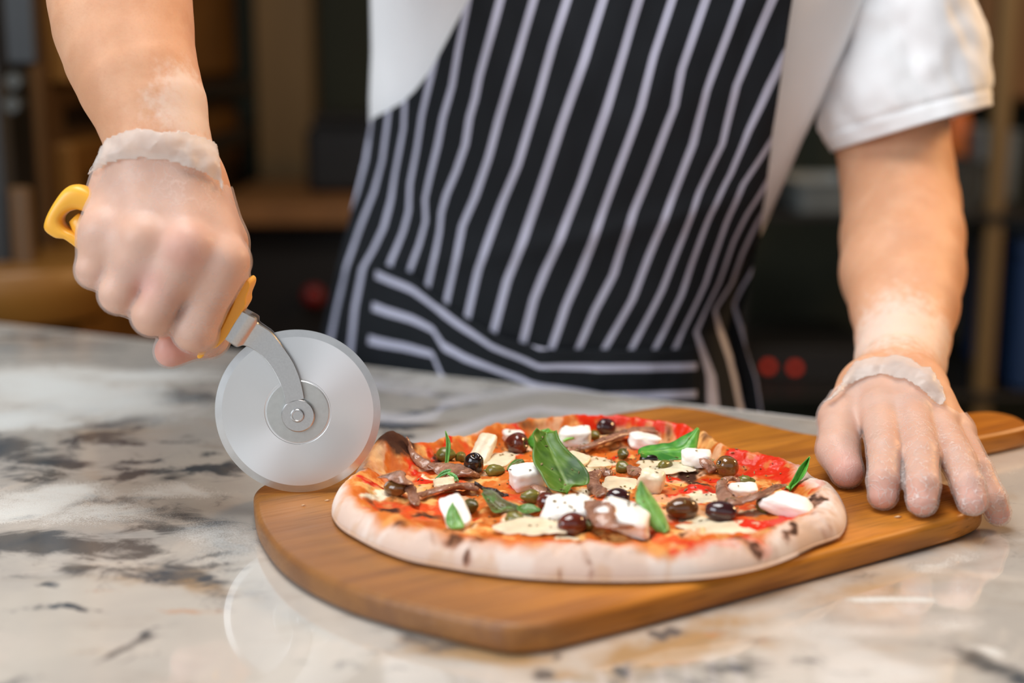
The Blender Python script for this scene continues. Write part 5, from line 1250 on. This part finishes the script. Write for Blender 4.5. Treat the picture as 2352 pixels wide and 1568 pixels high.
# low black machine and wooden bench between pillar and cook
be = empty('back_bench', PY(760, 470, 2.62)*np.array([1, 1, 0]), 'brown wooden bench behind the cook with a black front', 'bench')
pb_(475, 470, 1010, 520, 2.55, .55).build('bench_top', MAT['wood_dark'], be)
q = PY(670, 521, 2.60); a_, c_ = PY(490, 521, 2.60), PY(995, 521, 2.60)
MB().box(((a_[0]+c_[0])/2, 2.85, (a_[2]-.002)/2), (c_[0]-a_[0], .48, a_[2]-.004), bev=.004).build('bench_front', MAT['black_metal'], be)
mx = empty('dough_machine', PY(780, 470, 2.75), 'black boxy kitchen machine standing on the bench left of the apron', 'machine')
z_t = PY(760, 470, 2.55)[2]
a_, c_ = PY(700, 290, 2.75), PY(1000, 300, 2.75)
MB().box(((a_[0]+c_[0])/2, 2.86, (a_[2]+z_t)/2+.001), (c_[0]-a_[0], .22, a_[2]-z_t), bev=.012).build('housing', MAT['navy_metal'], mx)
MB().box(((a_[0]+c_[0])/2, 2.86, a_[2]+.012), (c_[0]-a_[0]-.02, .20, .02), bev=.006).build('lid', MAT['black_metal'], mx)
def ball(name, c_, r_, mat, parent=None):
    V = OV*r_+np.array(c_); return mesh(name, V, OF, MAT[mat], parent)
kn = PY(720, 680, 2.585); rk = ball('knob', kn, .020, 'red_knob', be)
# shelf rack on the right with trays, pot, bottle and crate
rk_ = empty('shelf_rack', PY(2080, 900, 2.75)*np.array([1, 1, 0]), 'dark metal shelf rack behind the bare arm at the right', 'shelf')
for (py) in (492, 905):
    pb_(1700, py, 2420, py+16, 2.5, .5).build('shelf', MAT['black_metal'], rk_)
for px in (1706, 2300):
    a_ = PY(px, 492, 2.49); MB().box((a_[0], 2.53, 1.05), (.03, .03, 2.1), bev=.004).build('post', MAT['black_metal' if px < 2000 else 'olive_wood'], rk_)
    MB().box((a_[0], 2.97, 1.05), (.03, .03, 2.1), bev=.004).build('post', MAT['black_metal'], rk_)
zs1 = PY(2000, 492, 2.5)[2]+.0005
def tub(name, px0, px1, pyt, Y, dep, mat, label, cat, flare=1.06):
    a_, c_ = PY(px0, 492, Y), PY(px1, pyt, Y); w_ = c_[0]-a_[0]; xc = (a_[0]+c_[0])/2; h_ = c_[2]-zs1; rg_ = []
    def rr_(k, z, ins=0):
        pts_ = []; hx, hy = w_/2*k-ins, dep/2*k-ins; r_ = min(hx, hy)*.25
        for (sx_, sy_, a0) in ((1, 1, 0), (-1, 1, 90), (-1, -1, 180), (1, -1, 270)):
            for t3 in np.linspace(0, 90, 5): an = math.radians(a0+t3); pts_.append((xc+sx_*(hx-r_)+r_*math.cos(an), Y+dep/2+sy_*(hy-r_)+r_*math.sin(an), z))
        return np.array(pts_)
    rg_ = [rr_(.96, zs1), rr_(flare, zs1+h_*.94), rr_(flare+.06, zs1+h_*.95), rr_(flare+.06, zs1+h_), rr_(flare-.03, zs1+h_), rr_(.92, zs1+.006)]
    o = mesh(name, *loft(rg_), MAT[mat], sharp=35); return tag(o, label, cat)
tub('steel_tub', 1830, 1990, 418, 2.53, .20, 'dull_steel', 'grey steel tub on the shelf between apron and bare arm', 'container')
tub('steel_tray', 2150, 2262, 372, 2.53, .20, 'dark_steel', 'low dark steel tray on the shelf right of the bare arm', 'tray')
tub('steel_pot', 2242, 2350, 300, 2.74, .20, 'dull_steel', 'taller grey steel pot on the shelf at the far right', 'pot')
zb = zs1; c_ = PY(2200, 492, 2.80); zt = PY(2200, 190, 2.80)[2]; a = np.linspace(0, 2*np.pi, 28, endpoint=False); rg_ = []; hb = zt-zb
for (f, r_) in ((0, .020), (.02, .023), (.62, .023), (.74, .016), (.80, .008), (.98, .007), (1., .006)): rg_.append(np.stack([c_[0]+r_*np.cos(a), 2.80+.03+r_*np.sin(a), np.full(28, zb+hb*f)], -1))
bt = empty('sauce_bottle', (c_[0], 2.83, zb), 'orange plastic sauce bottle on the shelf above the bare arm', 'bottle')
mesh('bottle_body', *loft(rg_[:5]), MAT['orange'], bt, sharp=50); mesh('nozzle', *loft(rg_[4:]), MAT['black_metal'], bt, sharp=50)
# wooden wall cabinet top right
wc = empty('wall_cabinet', PY(2400, 240, 3.0), 'brown wooden wall cabinet at the top right corner', 'cabinet')
pb_(2225, -500, 2760, 235, 3.0, .29).build('carcass', MAT['wood_dark'], wc)
for k in range(2): pb_(2235+k*262, -490, 2490+k*262, 225, 2.98, .019).build('door', MAT['wood_dark'], wc)
# blue crate at the right edge
zc = PY(2000, 905, 2.5)[2]+.0005; a_, c_ = PY(2326, 905, 2.51), PY(2560, 560, 2.51)
cr_ = empty('blue_crate', ((a_[0]+c_[0])/2, 2.62, zc), 'tall dark blue plastic crate at the right edge of the shelf', 'crate')
MB().box(((a_[0]+c_[0])/2, 2.66, (zc+c_[2])/2), (c_[0]-a_[0], .30, c_[2]-zc), bev=.01).build('crate_body', MAT['blue'], cr_)
MB().box(((a_[0]+c_[0])/2, 2.66, c_[2]-.012), (c_[0]-a_[0]+.012, .312, .02), bev=.004).build('crate_rim', MAT['blue'], cr_)
# warming unit with two red lamps low behind the cook
wu = empty('warming_unit', PY(1790, 900, 2.62)*np.array([1, 1, 0]), 'black warming unit with two red indicator lamps low behind the apron', 'machine')
pb_(1690, 800, 2010, 903, 2.60, .30).build('unit_body', MAT['black_metal'], wu)
for (px, py) in ((1765, 842), (1826, 845)):
    c_ = PY(px, py, 2.598); ball('indicator_lamp', c_, .0075, 'led', wu)
